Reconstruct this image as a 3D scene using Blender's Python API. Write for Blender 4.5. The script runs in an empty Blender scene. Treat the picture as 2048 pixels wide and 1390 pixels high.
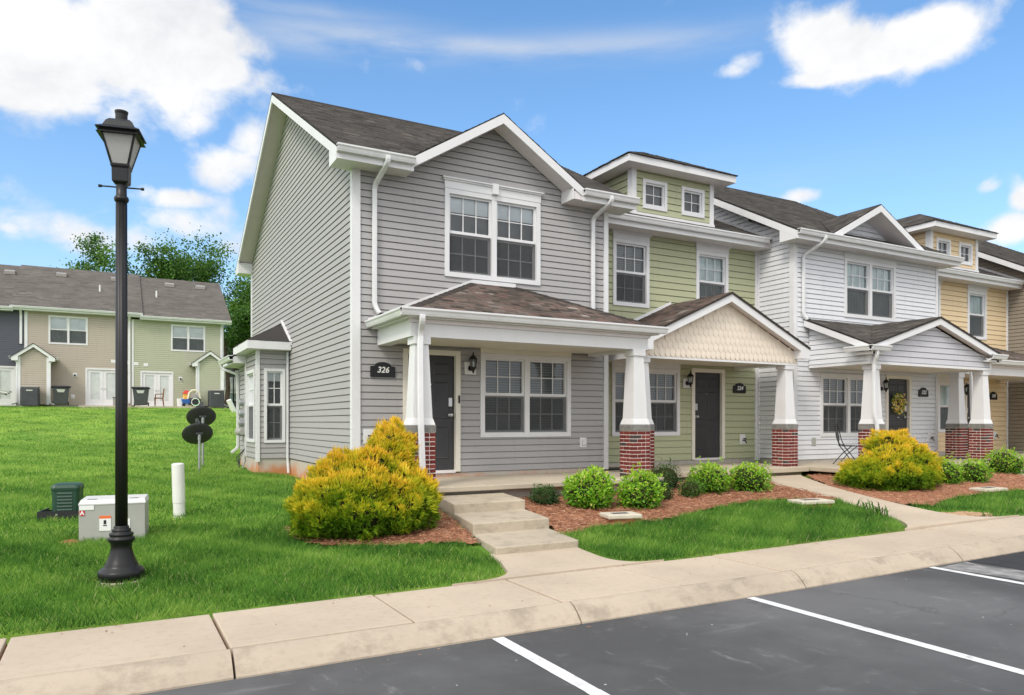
import bpy, bmesh, math, random
import numpy as np
from mathutils import Vector, Matrix
R = math.radians
random.seed(7)
rng = np.random.default_rng(7)
S = bpy.context.scene
COL = S.collection

# ------------------------------------------------------------------ camera
cam = bpy.data.cameras.new('camera')
cam.sensor_width = 36.0
cam.lens = 25.8
cam.shift_y = 0.0725
cam.clip_end = 3000
camo = bpy.data.objects.new('camera', cam)
camo.location = (0, 0, 1.65)
camo.rotation_euler = (R(90), 0, R(-28.69))
COL.objects.link(camo)
S.camera = camo
S.view_settings.view_transform = 'Standard'
S.view_settings.look = 'None'
S.view_settings.gamma = 1
S.view_settings.exposure = EXPO = 0.64
S.view_settings.use_curve_mapping = False
S.render.engine = 'CYCLES'
S.cycles.max_bounces = 7
S.cycles.transparent_max_bounces = 10

# ------------------------------------------------------------------ sun
SUN_EL, SUN_AZ = R(46), R(236)          # azimuth clockwise from +Y: the sun stands behind and left of the camera
sl = bpy.data.lights.new('sun', 'SUN')
sl.energy = 1.35
sl.angle = R(16)
sl.color = (1.0, 0.93, 0.83)
so = bpy.data.objects.new('sun', sl)
sd = Vector((math.sin(SUN_AZ) * math.cos(SUN_EL), math.cos(SUN_AZ) * math.cos(SUN_EL), math.sin(SUN_EL)))
so.rotation_euler = sd.to_track_quat('Z', 'Y').to_euler()
so.location = (-8, -12, 25)
COL.objects.link(so)

# ------------------------------------------------------------------ node helper
class NT:
    def __init__(s, tree):
        s.t = tree
        s.n = tree.nodes
        s.l = tree.links
    def node(s, typ, **kw):
        n = s.n.new(typ)
        for k, v in kw.items():
            setattr(n, k, v)
        return n
    def put(s, sock, v):
        if v is None:
            return
        if hasattr(v, 'is_linked') or hasattr(v, 'links'):
            s.l.new(v, sock)
        else:
            if isinstance(v, (tuple, list)) and len(v) == 3 and sock.type == 'RGBA':
                v = (*v, 1)
            sock.default_value = v
    def m(s, op, a, b=None, c=None, clamp=False):
        n = s.node('ShaderNodeMath', operation=op, use_clamp=clamp)
        s.put(n.inputs[0], a); s.put(n.inputs[1], b)
        if c is not None:
            s.put(n.inputs[2], c)
        return n.outputs[0]
    def vm(s, op, a, b=None):
        n = s.node('ShaderNodeVectorMath', operation=op)
        s.put(n.inputs[0], a)
        if b is not None:
            s.put(n.inputs[1], b)
        return n.outputs[0]
    def mix(s, f, a, b, mode='MIX'):
        n = s.node('ShaderNodeMix', data_type='RGBA', blend_type=mode)
        s.put(n.inputs[0], f); s.put(n.inputs[6], a); s.put(n.inputs[7], b)
        return n.outputs[2]
    def noise(s, vec, scale, detail=4, rough=.5, dim='3D', out=0):
        n = s.node('ShaderNodeTexNoise', noise_dimensions=dim)
        if vec is not None:
            s.put(n.inputs['Vector'], vec)
        n.inputs['Scale'].default_value = scale
        n.inputs['Detail'].default_value = detail
        n.inputs['Roughness'].default_value = rough
        return n.outputs[out]
    def smooth(s, x, a, b):
        n = s.node('ShaderNodeMapRange', interpolation_type='SMOOTHSTEP')
        s.put(n.inputs[0], x)
        n.inputs[1].default_value = a; n.inputs[2].default_value = b
        n.inputs[3].default_value = 0; n.inputs[4].default_value = 1
        return n.outputs[0]
    def ramp(s, x, stops, interp='LINEAR'):
        n = s.node('ShaderNodeValToRGB')
        cr = n.color_ramp
        cr.interpolation = interp
        while len(cr.elements) < len(stops):
            cr.elements.new(0.5)
        for e, (p, c) in zip(cr.elements, stops):
            e.position = p
            e.color = (*c, 1) if len(c) == 3 else c
        s.put(n.inputs[0], x)
        return n.outputs[0]
    def attr(s, name, out=2):
        n = s.node('ShaderNodeAttribute', attribute_name=name)
        return n.outputs[out]

# ------------------------------------------------------------------ world: blue sky with cumulus
w = bpy.data.worlds.new('World')
S.world = w
w.use_nodes = True
nt = NT(w.node_tree)
nt.n.clear()
sky = nt.node('ShaderNodeTexSky', sky_type='NISHITA', sun_disc=False)
sky.sun_elevation = SUN_EL
sky.sun_rotation = SUN_AZ
sky.altitude = 200
sky.air_density = 1.0
sky.dust_density = 0.6
sky.ozone_density = 2.0
tc = nt.node('ShaderNodeTexCoord')
d = tc.outputs['Generated']
vr = nt.node('ShaderNodeVectorRotate', rotation_type='Z_AXIS')
nt.put(vr.inputs['Vector'], d)
vr.inputs['Angle'].default_value = R(28.69)
sp = nt.node('ShaderNodeSeparateXYZ')
nt.put(sp.inputs[0], vr.outputs[0])
az = nt.m('ARCTAN2', sp.outputs[0], sp.outputs[1])
el = nt.m('ARCSINE', sp.outputs[2])
# clouds, direction space: azimuth east of the street view, elevation, radii (radians), weight
def pxdir(x, y):
    a = math.atan((x - 1024) / 1467.6)
    return a, math.atan((843.4 - y) / 1467.6 * math.cos(a))
CL = [(150, 105, 320, 120, 1.0), (330, 70, 180, 80, .85), (430, 140, 110, 50, .66), (60, 170, 200, 60, .8), (20, 40, 200, 90, 1.0),
      (440, 335, 110, 45, .62), (350, 395, 100, 24, .62), (500, 275, 60, 50, .5), (395, 240, 55, 25, .45), (20, 455, 50, 20, .6),
      (1740, 92, 190, 58, 1.0), (1850, 80, 120, 62, .95), (1630, 75, 110, 52, .9), (1730, 135, 220, 26, .8), (1470, 138, 70, 20, .45), (1500, 120, 60, 30, .5),
      (2045, 395, 40, 40, .7), (2030, 455, 60, 45, .7), (1980, 375, 30, 18, .40), (1600, 393, 60, 22, .8), (1130, 470, 60, 20, .4),
      (100, 455, 330, 60, .52), (420, 470, 160, 70, .5)]
CIR = [(880, 98, 380, 20, .9), (700, 82, 200, 30, .8), (1180, 96, 300, 24, .6), (560, 12, 220, 14, .5), (1500, 400, 300, 60, .2), (360, 5, 200, 16, .5)]
def blobs(lst):
    acc = None
    for x, y, rx, ry, wt in lst:
        a0, e0 = pxdir(x, y)
        k = math.cos(a0)
        ra, re = rx / 1467.6 * k * k, ry / 1467.6 * k
        u = nt.m('MULTIPLY', nt.m('SUBTRACT', az, a0), 1 / ra)
        v = nt.m('MULTIPLY', nt.m('SUBTRACT', el, e0), 1 / re)
        q = nt.m('ADD', nt.m('MULTIPLY', u, u), nt.m('MULTIPLY', v, v))
        g = nt.m('MULTIPLY', nt.m('EXPONENT', nt.m('MULTIPLY', q, -0.9)), wt)
        acc = g if acc is None else nt.m('MAXIMUM', acc, g)
    return acc
wc = nt.vm('MULTIPLY', vr.outputs[0], (1.0, 1.0, 1.3))
wp = nt.vm('ADD', wc, nt.vm('MULTIPLY', nt.vm('SUBTRACT', nt.noise(wc, 4.5, 5, .6, out=1), (.5, .5, .5)), (.09, .09, .09)))
vo = nt.node('ShaderNodeTexVoronoi', feature='F1')
nt.put(vo.inputs['Vector'], wp); vo.inputs['Scale'].default_value = 17
fb = nt.m('ADD', nt.m('MULTIPLY', nt.noise(wp, 7.0, 9, .60), .76), nt.m('MULTIPLY', nt.m('SUBTRACT', .95, vo.outputs[0]), .20))
fb2 = nt.noise(nt.vm('ADD', wc, (3.1, 1.7, .4)), 2.3, 6, .55)
mk = blobs(CL)
# beyond the view thicker unseen cloud is added all round for white fill light
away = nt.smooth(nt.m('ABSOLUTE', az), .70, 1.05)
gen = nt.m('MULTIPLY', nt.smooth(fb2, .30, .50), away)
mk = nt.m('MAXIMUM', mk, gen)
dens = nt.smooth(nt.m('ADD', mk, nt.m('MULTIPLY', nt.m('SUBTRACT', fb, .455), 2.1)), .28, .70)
ci = blobs(CIR)
st = nt.noise(nt.vm('MULTIPLY', vr.outputs[0], (1.6, 1.6, 9.0)), 2.6, 6, .55)
cid = nt.m('MULTIPLY', nt.m('MULTIPLY', ci, nt.smooth(st, .30, .66)), .85, clamp=True)
shade = nt.smooth(nt.noise(nt.vm('ADD', wp, (0, 0, .06)), 5.0, 7, .6), .28, .60)
ccol = nt.mix(shade, (7.2, 7.4, 7.8), (9.6, 9.6, 9.65))
# clouds towards the sun, out of view, are brightened to fill the porches
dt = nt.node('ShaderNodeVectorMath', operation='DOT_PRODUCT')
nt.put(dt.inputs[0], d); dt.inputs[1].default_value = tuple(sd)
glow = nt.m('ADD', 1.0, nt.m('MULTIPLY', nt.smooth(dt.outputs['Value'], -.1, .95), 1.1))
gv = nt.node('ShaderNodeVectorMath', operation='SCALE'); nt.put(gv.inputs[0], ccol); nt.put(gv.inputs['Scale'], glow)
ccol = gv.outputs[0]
hs = nt.node('ShaderNodeHueSaturation')
hs.inputs['Hue'].default_value = .497
hs.inputs['Saturation'].default_value = 1.2
hs.inputs['Value'].default_value = 2.25
nt.put(hs.inputs['Color'], sky.outputs[0])
# pale haze near the horizon
hz = nt.m('MULTIPLY', nt.m('EXPONENT', nt.m('MULTIPLY', nt.m('MAXIMUM', el, 0.0), -5.5)), .72)
base = nt.mix(hz, hs.outputs[0], (5.2, 6.5, 8.2))
c1 = nt.mix(cid, base, (7.2, 7.5, 7.9))
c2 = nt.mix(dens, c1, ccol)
bg = nt.node('ShaderNodeBackground')
nt.put(bg.inputs[0], c2)
bg.inputs[1].default_value = 0.068
ow = nt.node('ShaderNodeOutputWorld')
nt.l.new(bg.outputs[0], ow.inputs[0])

# ------------------------------------------------------------------ materials
MATS = {}
def material(name, col=(.8, .8, .8), rough=.6, spec=.3, metal=0.0, var=0.0, vscale=3.0, bump=0.0, bscale=40.0, dirt=None):
    """plain procedural paint: base colour with a soft large-scale variation and a fine bump"""
    m = bpy.data.materials.new(name)
    m.use_nodes = True
    t = NT(m.node_tree)
    b = t.n['Principled BSDF']
    b.inputs['Roughness'].default_value = rough
    b.inputs['Specular IOR Level'].default_value = spec
    b.inputs['Metallic'].default_value = metal
    g = t.node('ShaderNodeNewGeometry')
    pos = g.outputs['Position']
    c = (*col, 1)
    if var:
        n = t.noise(pos, vscale, 5, .6)
        c = t.mix(t.smooth(n, .3, .7), tuple(x * (1 - var) for x in col), tuple(min(1, x * (1 + var)) for x in col))
    if dirt:
        dc, amt, ds = dirt
        n2 = t.noise(t.vm('MULTIPLY', pos, (1, 1, .35)), ds, 6, .65)
        c = t.mix(t.m('MULTIPLY', t.smooth(n2, .5, .75), amt), c, dc)
    t.put(b.inputs['Base Color'], c)
    if bump:
        n3 = t.noise(pos, bscale, 4, .6)
        bn = t.node('ShaderNodeBump')
        bn.inputs['Strength'].default_value = bump
        bn.inputs['Distance'].default_value = .01
        t.put(bn.inputs['Height'], n3)
        t.l.new(bn.outputs[0], b.inputs['Normal'])
    MATS[name] = m
    return m

def siding_mat(name, col, fade=.05):
    m = material(name, col, .55, .25)
    t = NT(m.node_tree)
    b = t.n['Principled BSDF']
    oi = t.node('ShaderNodeObjectInfo')
    g = t.node('ShaderNodeNewGeometry')
    n = t.noise(g.outputs['Position'], 1.3, 5, .6)
    k = t.m('ADD', t.m('MULTIPLY', oi.outputs['Random'], fade), t.m('MULTIPLY', n, fade * 1.6))
    c = t.mix(k, tuple(x * 1.04 for x in col), tuple(x * .45 for x in col))
    # weather streaks, fine vertical grime
    n2 = t.noise(t.vm('MULTIPLY', g.outputs['Position'], (6, 6, .5)), 1.5, 5, .6)
    c = t.mix(t.m('MULTIPLY', t.smooth(n2, .52, .76), .20), c, tuple(x * .55 for x in col))
    t.put(b.inputs['Base Color'], c)
    gr = t.noise(t.vm('MULTIPLY', g.outputs['Position'], (3, 3, 60)), 4, 3, .6)
    bn = t.node('ShaderNodeBump')
    bn.inputs['Strength'].default_value = .12
    bn.inputs['Distance'].default_value = .004
    t.put(bn.inputs['Height'], gr)
    t.l.new(bn.outputs[0], b.inputs['Normal'])
    return m

WHITE = (.68, .68, .685)
material('trim_white', WHITE, .45, .3, var=.03, vscale=1.5, dirt=((.52, .5, .46), .22, 1.6))
material('soffit_white', (.70, .655, .665), .5, .25, var=.03)
material('rake_soffit_bounce_tint', (.60, .535, .555), .5, .25, var=.03)  # soffit white pinked and darkened to cancel green light bounced off the lawn
material('gutter_white', (.67, .675, .68), .32, .4, var=.03, dirt=((.4, .39, .36), .25, 3.0))
material('cream_trim', (.70, .665, .58), .5, .3, var=.03)
siding_mat('siding_grey', (.365, .354, .351))
siding_mat('siding_green', (.40, .415, .265))
siding_mat('siding_white', (.67, .68, .70))
siding_mat('siding_lavender', (.52, .515, .545))
siding_mat('siding_yellow', (.68, .53, .33))
siding_mat('siding_tan', (.26, .225, .18))
siding_mat('siding_tan_far', (.43, .375, .31))
siding_mat('siding_green_far', (.40, .41, .30))
siding_mat('siding_navy', (.085, .09, .11))
siding_mat('scallop_cream', (.72, .635, .53), .04)
material('door_black', (.035, .035, .038), .42, .4, var=.1)
material('black_metal', (.008, .008, .0085), .38, .35, var=.2, bump=.05, bscale=60)
material('black_plastic', (.016, .016, .018), .5, .4, var=.15)
material('dark_plastic', (.06, .062, .07), .45, .4, var=.15)
material('steel', (.55, .55, .56), .28, .5, metal=.9)
material('galvanised', (.36, .37, .38), .45, .5, metal=.6, var=.15)
material('sign_black', (.010, .011, .012), .4, .4)
material('sign_text', (.78, .78, .76), .5, .3)
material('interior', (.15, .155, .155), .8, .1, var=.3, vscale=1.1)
material('blind_white', (.78, .80, .80), .6, .2, var=.06)
material('curtain', (.68, .75, .735), .75, .1, var=.12, vscale=2.2)
material('stone_cap', (.20, .195, .18), .8, .2, var=.2, vscale=12, bump=.3, bscale=50)
material('mortar', (.70, .62, .56), .9, .1, var=.12, vscale=20, bump=.4, bscale=120)
material('util_lid', (.56, .56, .53), .5, .35, var=.05)
material('util_grey', (.36, .36, .33), .5, .35, var=.04, dirt=((.26, .25, .22), .35, 2.5))
material('util_green', (.016, .055, .032), .4, .4, var=.1)
material('pvc_white', (.70, .70, .66), .4, .35, var=.04, dirt=((.45, .42, .34), .3, 4))
material('red_label', (.55, .03, .025), .5, .3)
material('orange_label', (.75, .16, .05), .5, .3)
material('paper_white', (.75, .75, .73), .6, .2)
material('line_paint', (.66, .66, .65), .6, .25, var=.05, vscale=8, dirt=((.2, .2, .2), .55, 9.0), bump=.15, bscale=150)
material('wood_chair', (.22, .085, .03), .45, .3, var=.25)
material('soil_red', (.36, .15, .08), .95, .1, var=.25, vscale=8, bump=.6, bscale=60)
material('valve_concrete', (.52, .47, .38), .85, .15, var=.1, vscale=8, bump=.3, bscale=70)
material('toy_red', (.5, .03, .02), .4, .4)
material('toy_blue', (.04, .14, .45), .4, .4)
material('toy_yellow', (.75, .42, .08), .4, .4)
material('toy_green', (.03, .42, .09), .4, .4)
material('toy_cream', (.7, .66, .5), .5, .3)
material('bark', (.07, .052, .038), .95, .1, var=.3, vscale=6, bump=.7, bscale=25)
material('lamp_lens', (.34, .34, .325), .35, .4, var=.06)

def concrete(name, col, joint=False, gritty=False):
    m = material(name, col, .85, .15)
    t = NT(m.node_tree)
    b = t.n['Principled BSDF']
    g = t.node('ShaderNodeNewGeometry')
    P = g.outputs['Position']
    n1 = t.noise(P, .9, 6, .6)
    n2 = t.noise(P, 14, 5, .65)
    n3 = t.noise(P, 160, 3, .6)
    c = t.mix(t.smooth(n1, .3, .7), tuple(x * .90 for x in col), tuple(x * 1.06 for x in col))
    c = t.mix(t.m('MULTIPLY', t.smooth(n2, .48, .74), .28), c, tuple(x * .58 for x in col))
    c = t.mix(t.m('MULTIPLY', t.smooth(n3, .45, .7), .16), c, tuple(x * .7 for x in col))
    if gritty:
        n4 = t.noise(t.vm('MULTIPLY', P, (1, 1, 1.6)), 3.2, 7, .7)
        c = t.mix(t.m('MULTIPLY', t.smooth(n4, .46, .70), .55), c, tuple(x * .45 for x in col))
        v = t.node('ShaderNodeTexVoronoi'); t.put(v.inputs['Vector'], P); v.inputs['Scale'].default_value = 60
        c = t.mix(t.m('MULTIPLY', t.m('SUBTRACT', 1, t.smooth(v.outputs[0], .05, .3)), .2), c, (.30, .25, .2))
    oi = t.node('ShaderNodeObjectInfo')
    c = t.mix(t.m('MULTIPLY', oi.outputs['Random'], .10), c, tuple(x * .5 for x in col))
    t.put(b.inputs['Base Color'], c)
    bn = t.node('ShaderNodeBump'); bn.inputs['Strength'].default_value = .35; bn.inputs['Distance'].default_value = .004
    t.put(bn.inputs['Height'], t.m('ADD', n3, t.m('MULTIPLY', n2, .8)))
    t.l.new(bn.outputs[0], b.inputs['Normal'])
    return m
concrete('sidewalk_concrete', (.49, .405, .31))
concrete('kerb_concrete', (.44, .368, .285), gritty=True)
concrete('step_concrete', (.45, .385, .295), gritty=True)
concrete('porch_concrete', (.50, .435, .34))
concrete('foundation_concrete', (.46, .43, .38), gritty=True)

def foundation_clay():
    m = material('foundation_clay', (.46, .43, .38), .9, .1)
    t = NT(m.node_tree); b = t.n['Principled BSDF']
    g = t.node('ShaderNodeNewGeometry'); sp_ = t.node('ShaderNodeSeparateXYZ'); t.put(sp_.inputs[0], g.outputs['Position'])
    n = t.noise(g.outputs['Position'], 2.2, 5, .6)
    # red clay splashed up from the soil
    k = t.smooth(t.m('SUBTRACT', t.m('ADD', sp_.outputs[2], t.m('MULTIPLY', n, -.75)), 0), .05, .42)
    c = t.mix(k, (.52, .22, .10), (.47, .44, .385))
    t.put(b.inputs['Base Color'], c)
foundation_clay()

def asphalt():
    col = (.098, .0975, .098)
    m = material('asphalt', col, .8, .25)
    t = NT(m.node_tree); b = t.n['Principled BSDF']
    g = t.node('ShaderNodeNewGeometry'); P = g.outputs['Position']
    n1 = t.noise(P, .35, 6, .6); n2 = t.noise(P, 3.5, 6, .65); n3 = t.noise(P, 220, 3, .7); n4 = t.noise(t.vm('MULTIPLY', P, (.5, 3.0, 1)), 1.1, 6, .7)
    c = t.mix(t.smooth(n1, .35, .65), tuple(x * .74 for x in col), tuple(x * 1.30 for x in col))
    c = t.mix(t.m('MULTIPLY', t.smooth(n2, .56, .8), .35), c, (.27, .27, .27))
    c = t.mix(t.m('MULTIPLY', t.smooth(n4, .58, .78), .40), c, (.30, .30, .30))
    c = t.mix(t.m('MULTIPLY', t.smooth(n3, .5, .8), .28), c, (.03, .03, .03))
    n6 = t.noise(t.vm('MULTIPLY', P, (2.2, .7, 1)), 1.7, 8, .72)
    c = t.mix(t.m('MULTIPLY', t.smooth(n6, .60, .74), .5), c, (.34, .34, .335))
    n7 = t.noise(P, 1.1, 4, .6)
    c = t.mix(t.m('MULTIPLY', t.smooth(n7, .62, .72), .45), c, (.055, .055, .056))
    vc = t.node('ShaderNodeTexVoronoi', feature='DISTANCE_TO_EDGE'); vc.inputs['Scale'].default_value = .45
    t.put(vc.inputs['Vector'], t.vm('ADD', P, t.vm('MULTIPLY', t.noise(P, 1.5, 6, .7, out=1), (.9, .9, 0))))
    ck = t.m('MULTIPLY', t.m('SUBTRACT', 1, t.smooth(vc.outputs[0], .002, .007)), t.smooth(n1, .5, .62))
    c = t.mix(t.m('MULTIPLY', ck, .35), c, (.03, .03, .03))
    v = t.node('ShaderNodeTexVoronoi'); t.put(v.inputs['Vector'], P); v.inputs['Scale'].default_value = 4.2
    r = t.noise(P, 2.2, 2, .5)
    sp_ = t.m('MULTIPLY', t.m('SUBTRACT', 1, t.smooth(v.outputs[0], .018, .05)), t.smooth(r, .50, .56))
    c = t.mix(t.m('MULTIPLY', sp_, .8), c, (.6, .6, .58))
    t.put(b.inputs['Base Color'], c)
    bn = t.node('ShaderNodeBump'); bn.inputs['Strength'].default_value = .5; bn.inputs['Distance'].default_value = .004
    t.put(bn.inputs['Height'], n3); t.l.new(bn.outputs[0], b.inputs['Normal'])
asphalt()

def tint_mat(name, stops, rough=.9, spec=.15, trans=0.0, bump=0.0, attr='tint'):
    """colour picked per piece from a ramp by the mesh attribute"""
    m = bpy.data.materials.new(name); m.use_nodes = True
    t = NT(m.node_tree); b = t.n['Principled BSDF']
    b.inputs['Roughness'].default_value = rough
    b.inputs['Specular IOR Level'].default_value = spec
    c = t.ramp(t.attr(attr), stops)
    g = t.node('ShaderNodeNewGeometry')
    if bump:
        n = t.noise(g.outputs['Position'], 130, 3, .7)
        n1 = t.noise(g.outputs['Position'], 1.2, 5, .6)
        c = t.mix(t.m('MULTIPLY', t.smooth(n1, .35, .7), .35), c, tuple(x * .6 for x in stops[0][1]))
        c = t.mix(t.m('MULTIPLY', t.smooth(n, .45, .75), .3), c, (.03, .028, .025))
        bn = t.node('ShaderNodeBump'); bn.inputs['Strength'].default_value = bump; bn.inputs['Distance'].default_value = .005
        t.put(bn.inputs['Height'], n); t.l.new(bn.outputs[0], b.inputs['Normal'])
    t.put(b.inputs['Base Color'], c)
    if trans:
        tr = t.node('ShaderNodeBsdfTranslucent'); t.put(tr.inputs[0], c)
        mx = t.node('ShaderNodeMixShader'); mx.inputs[0].default_value = trans
        t.l.new(b.outputs[0], mx.inputs[1]); t.l.new(tr.outputs[0], mx.inputs[2])
        t.l.new(mx.outputs[0], t.n['Material Output'].inputs[0])
    MATS[name] = m
    return m
tint_mat('shingle_main', [(0, (.056, .052, .048)), (.35, (.080, .073, .066)), (.7, (.100, .090, .080)), (.93, (.14, .127, .113)), (1, (.17, .152, .132))], bump=.5)
tint_mat('shingle_porch', [(0, (.052, .044, .039)), (.28, (.105, .086, .074)), (.5, (.155, .12, .102)), (.68, (.165, .105, .09)), (.84, (.145, .122, .105)), (1, (.30, .26, .225))], bump=.5)
tint_mat('shingle_far', [(0, (.125, .114, .104)), (.5, (.155, .141, .128)), (1, (.185, .168, .152))], bump=.3)
tint_mat('grass_blades', [(0, (.026, .095, .012)), (.35, (.074, .20, .025)), (.7, (.165, .33, .045)), (.93, (.30, .45, .085)), (1, (.50, .50, .22))], rough=.6, spec=.25, trans=.35)
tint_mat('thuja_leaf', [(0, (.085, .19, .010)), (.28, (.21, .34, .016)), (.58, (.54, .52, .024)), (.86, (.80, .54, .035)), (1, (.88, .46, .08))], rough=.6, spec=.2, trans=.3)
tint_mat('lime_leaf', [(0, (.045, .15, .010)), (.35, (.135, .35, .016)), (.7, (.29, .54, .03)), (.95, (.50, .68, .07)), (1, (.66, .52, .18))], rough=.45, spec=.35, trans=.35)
tint_mat('dark_leaf', [(0, (.012, .045, .012)), (.5, (.025, .085, .018)), (1, (.07, .15, .03))], rough=.5, spec=.3, trans=.25)
tint_mat('small_leaf', [(0, (.03, .09, .012)), (.5, (.06, .16, .02)), (1, (.13, .26, .03))], rough=.5, spec=.3, trans=.25)
tint_mat('tree_leaf', [(0, (.024, .066, .012)), (.4, (.060, .145, .020)), (.75, (.11, .235, .03)), (1, (.20, .34, .045))], rough=.5, spec=.3, trans=.35)
tint_mat('pine_straw', [(0, (.16, .07, .04)), (.5, (.33, .15, .085)), (.85, (.45, .225, .135)), (1, (.64, .46, .32))], rough=.9, spec=.1)
tint_mat('wreath_leaf', [(0, (.06, .14, .02)), (.3, (.18, .32, .05)), (.55, (.80, .64, .14)), (.8, (.85, .50, .14)), (1, (.8, .8, .76))], rough=.6, trans=.2)

def mulch():
    m = material('mulch', (.34, .145, .08), .95, .1)
    t = NT(m.node_tree); b = t.n['Principled BSDF']
    g = t.node('ShaderNodeNewGeometry'); P = g.outputs['Position']
    n = t.noise(P, 28, 6, .7); n2 = t.noise(P, 2.2, 4, .6)
    c = t.ramp(n, [(.25, (.16, .07, .042)), (.5, (.375, .18, .105)), (.75, (.52, .28, .175))])
    c = t.mix(t.m('MULTIPLY', t.smooth(n2, .4, .7), .3), c, (.24, .10, .055))
    t.put(b.inputs['Base Color'], c)
    bn = t.node('ShaderNodeBump'); bn.inputs['Strength'].default_value = .9; bn.inputs['Distance'].default_value = .03
    t.put(bn.inputs['Height'], n); t.l.new(bn.outputs[0], b.inputs['Normal'])
mulch()
def lawn_mat():
    m = material('lawn_ground', (.05, .15, .02), .9, .1)
    t = NT(m.node_tree); b = t.n['Principled BSDF']
    g = t.node('ShaderNodeNewGeometry'); P = g.outputs['Position']
    n = t.noise(P, .55, 6, .65); n2 = t.noise(P, 9, 6, .7); n3 = t.noise(P, 60, 3, .7); n4 = t.noise(t.vm('MULTIPLY', P, (.6, 1.4, 1)), 1.4, 5, .6)
    c = t.mix(t.smooth(n, .36, .64), (.10, .235, .03), (.30, .46, .07))
    c = t.mix(t.m('MULTIPLY', t.smooth(n2, .42, .7), .45), c, (.085, .22, .018))
    c = t.mix(t.m('MULTIPLY', t.smooth(n4, .52, .72), .55), c, (.40, .40, .10))
    n5 = t.noise(t.vm('MULTIPLY', P, (.5, 1.6, 1)), 2.6, 6, .7)
    c = t.mix(t.m('MULTIPLY', t.smooth(n5, .56, .74), .5), c, (.13, .20, .03))
    c = t.mix(t.m('MULTIPLY', t.smooth(n5, .30, .24), .35), c, (.34, .26, .10))
    c = t.mix(t.m('MULTIPLY', t.smooth(n3, .5, .8), .35), c, (.05, .14, .012))
    t.put(b.inputs['Base Color'], c)
    bn = t.node('ShaderNodeBump'); bn.inputs['Strength'].default_value = .8; bn.inputs['Distance'].default_value = .04
    t.put(bn.inputs['Height'], t.m('ADD', n3, n2)); t.l.new(bn.outputs[0], b.inputs['Normal'])
lawn_mat()
def brick_mat():
    m = material('brick', (.26, .04, .03), .85, .2)
    t = NT(m.node_tree); b = t.n['Principled BSDF']
    oi = t.node('ShaderNodeObjectInfo'); g = t.node('ShaderNodeNewGeometry')
    c = t.ramp(oi.outputs['Random'], [(0, (.135, .026, .023)), (.3, (.175, .035, .03)), (.6, (.215, .05, .04)), (.80, (.15, .034, .03)), (.88, (.06, .052, .05)), (1, (.075, .06, .056))], 'CONSTANT')
    n = t.noise(g.outputs['Position'], 70, 4, .7)
    c = t.mix(t.m('MULTIPLY', t.smooth(n, .4, .75), .4), c, (.10, .03, .025))
    t.put(b.inputs['Base Color'], c)
    bn = t.node('ShaderNodeBump'); bn.inputs['Strength'].default_value = .5; bn.inputs['Distance'].default_value = .004
    t.put(bn.inputs['Height'], n); t.l.new(bn.outputs[0], b.inputs['Normal'])
brick_mat()
def glass_mat(name, tint, refl):
    m = bpy.data.materials.new(name); m.use_nodes = True
    t = NT(m.node_tree); t.n.clear()
    tr = t.node('ShaderNodeBsdfTransparent'); tr.inputs[0].default_value = (*tint, 1)
    gl = t.node('ShaderNodeBsdfGlossy'); gl.inputs['Roughness'].default_value = .03
    gl.inputs['Color'].default_value = (.95, .97, 1, 1)
    g = t.node('ShaderNodeNewGeometry')
    n = t.noise(g.outputs['Position'], 1.6, 2, .5)
    bn = t.node('ShaderNodeBump'); bn.inputs['Strength'].default_value = .25; bn.inputs['Distance'].default_value = .03
    t.put(bn.inputs['Height'], n); t.l.new(bn.outputs[0], gl.inputs['Normal'])
    fr = t.node('ShaderNodeFresnel'); fr.inputs[0].default_value = 1.52
    k = t.m('MULTIPLY', fr.outputs[0], refl, clamp=True)
    mx = t.node('ShaderNodeMixShader'); t.put(mx.inputs[0], k)
    t.l.new(tr.outputs[0], mx.inputs[1]); t.l.new(gl.outputs[0], mx.inputs[2])
    o = t.node('ShaderNodeOutputMaterial'); t.l.new(mx.outputs[0], o.inputs[0])
    MATS[name] = m
glass_mat('glass', (.86, .89, .89), 1.5)
def screen_mat():
    m = bpy.data.materials.new('insect_screen'); m.use_nodes = True
    t = NT(m.node_tree); t.n.clear()
    tr = t.node('ShaderNodeBsdfTransparent'); df = t.node('ShaderNodeBsdfDiffuse'); df.inputs[0].default_value = (.09, .093, .095, 1)
    mx = t.node('ShaderNodeMixShader'); mx.inputs[0].default_value = .38
    t.l.new(tr.outputs[0], mx.inputs[1]); t.l.new(df.outputs[0], mx.inputs[2])
    o = t.node('ShaderNodeOutputMaterial'); t.l.new(mx.outputs[0], o.inputs[0])
    MATS['insect_screen'] = m
screen_mat()

# ------------------------------------------------------------------ mesh and object helpers
def link(name, data, parent=None, loc=(0, 0, 0), rot=None):
    o = bpy.data.objects.new(name, data)
    COL.objects.link(o)
    if parent is not None:
        o.parent = parent
    o.location = loc
    if rot is not None:
        o.rotation_euler = rot
    return o
def tag(o, label, cat, group=None):
    o['label'] = label
    o['category'] = cat
    if group:
        o['group'] = group
    return o
def thing(name, loc, label, cat, group=None, rotz=0.0):
    o = link(name, None, None, loc, (0, 0, rotz))
    o.empty_display_size = .2
    return tag(o, label, cat, group)
def struct(o):
    o['kind'] = 'structure'
    return o
def stuff(o):
    o['kind'] = 'stuff'
    return o

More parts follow.
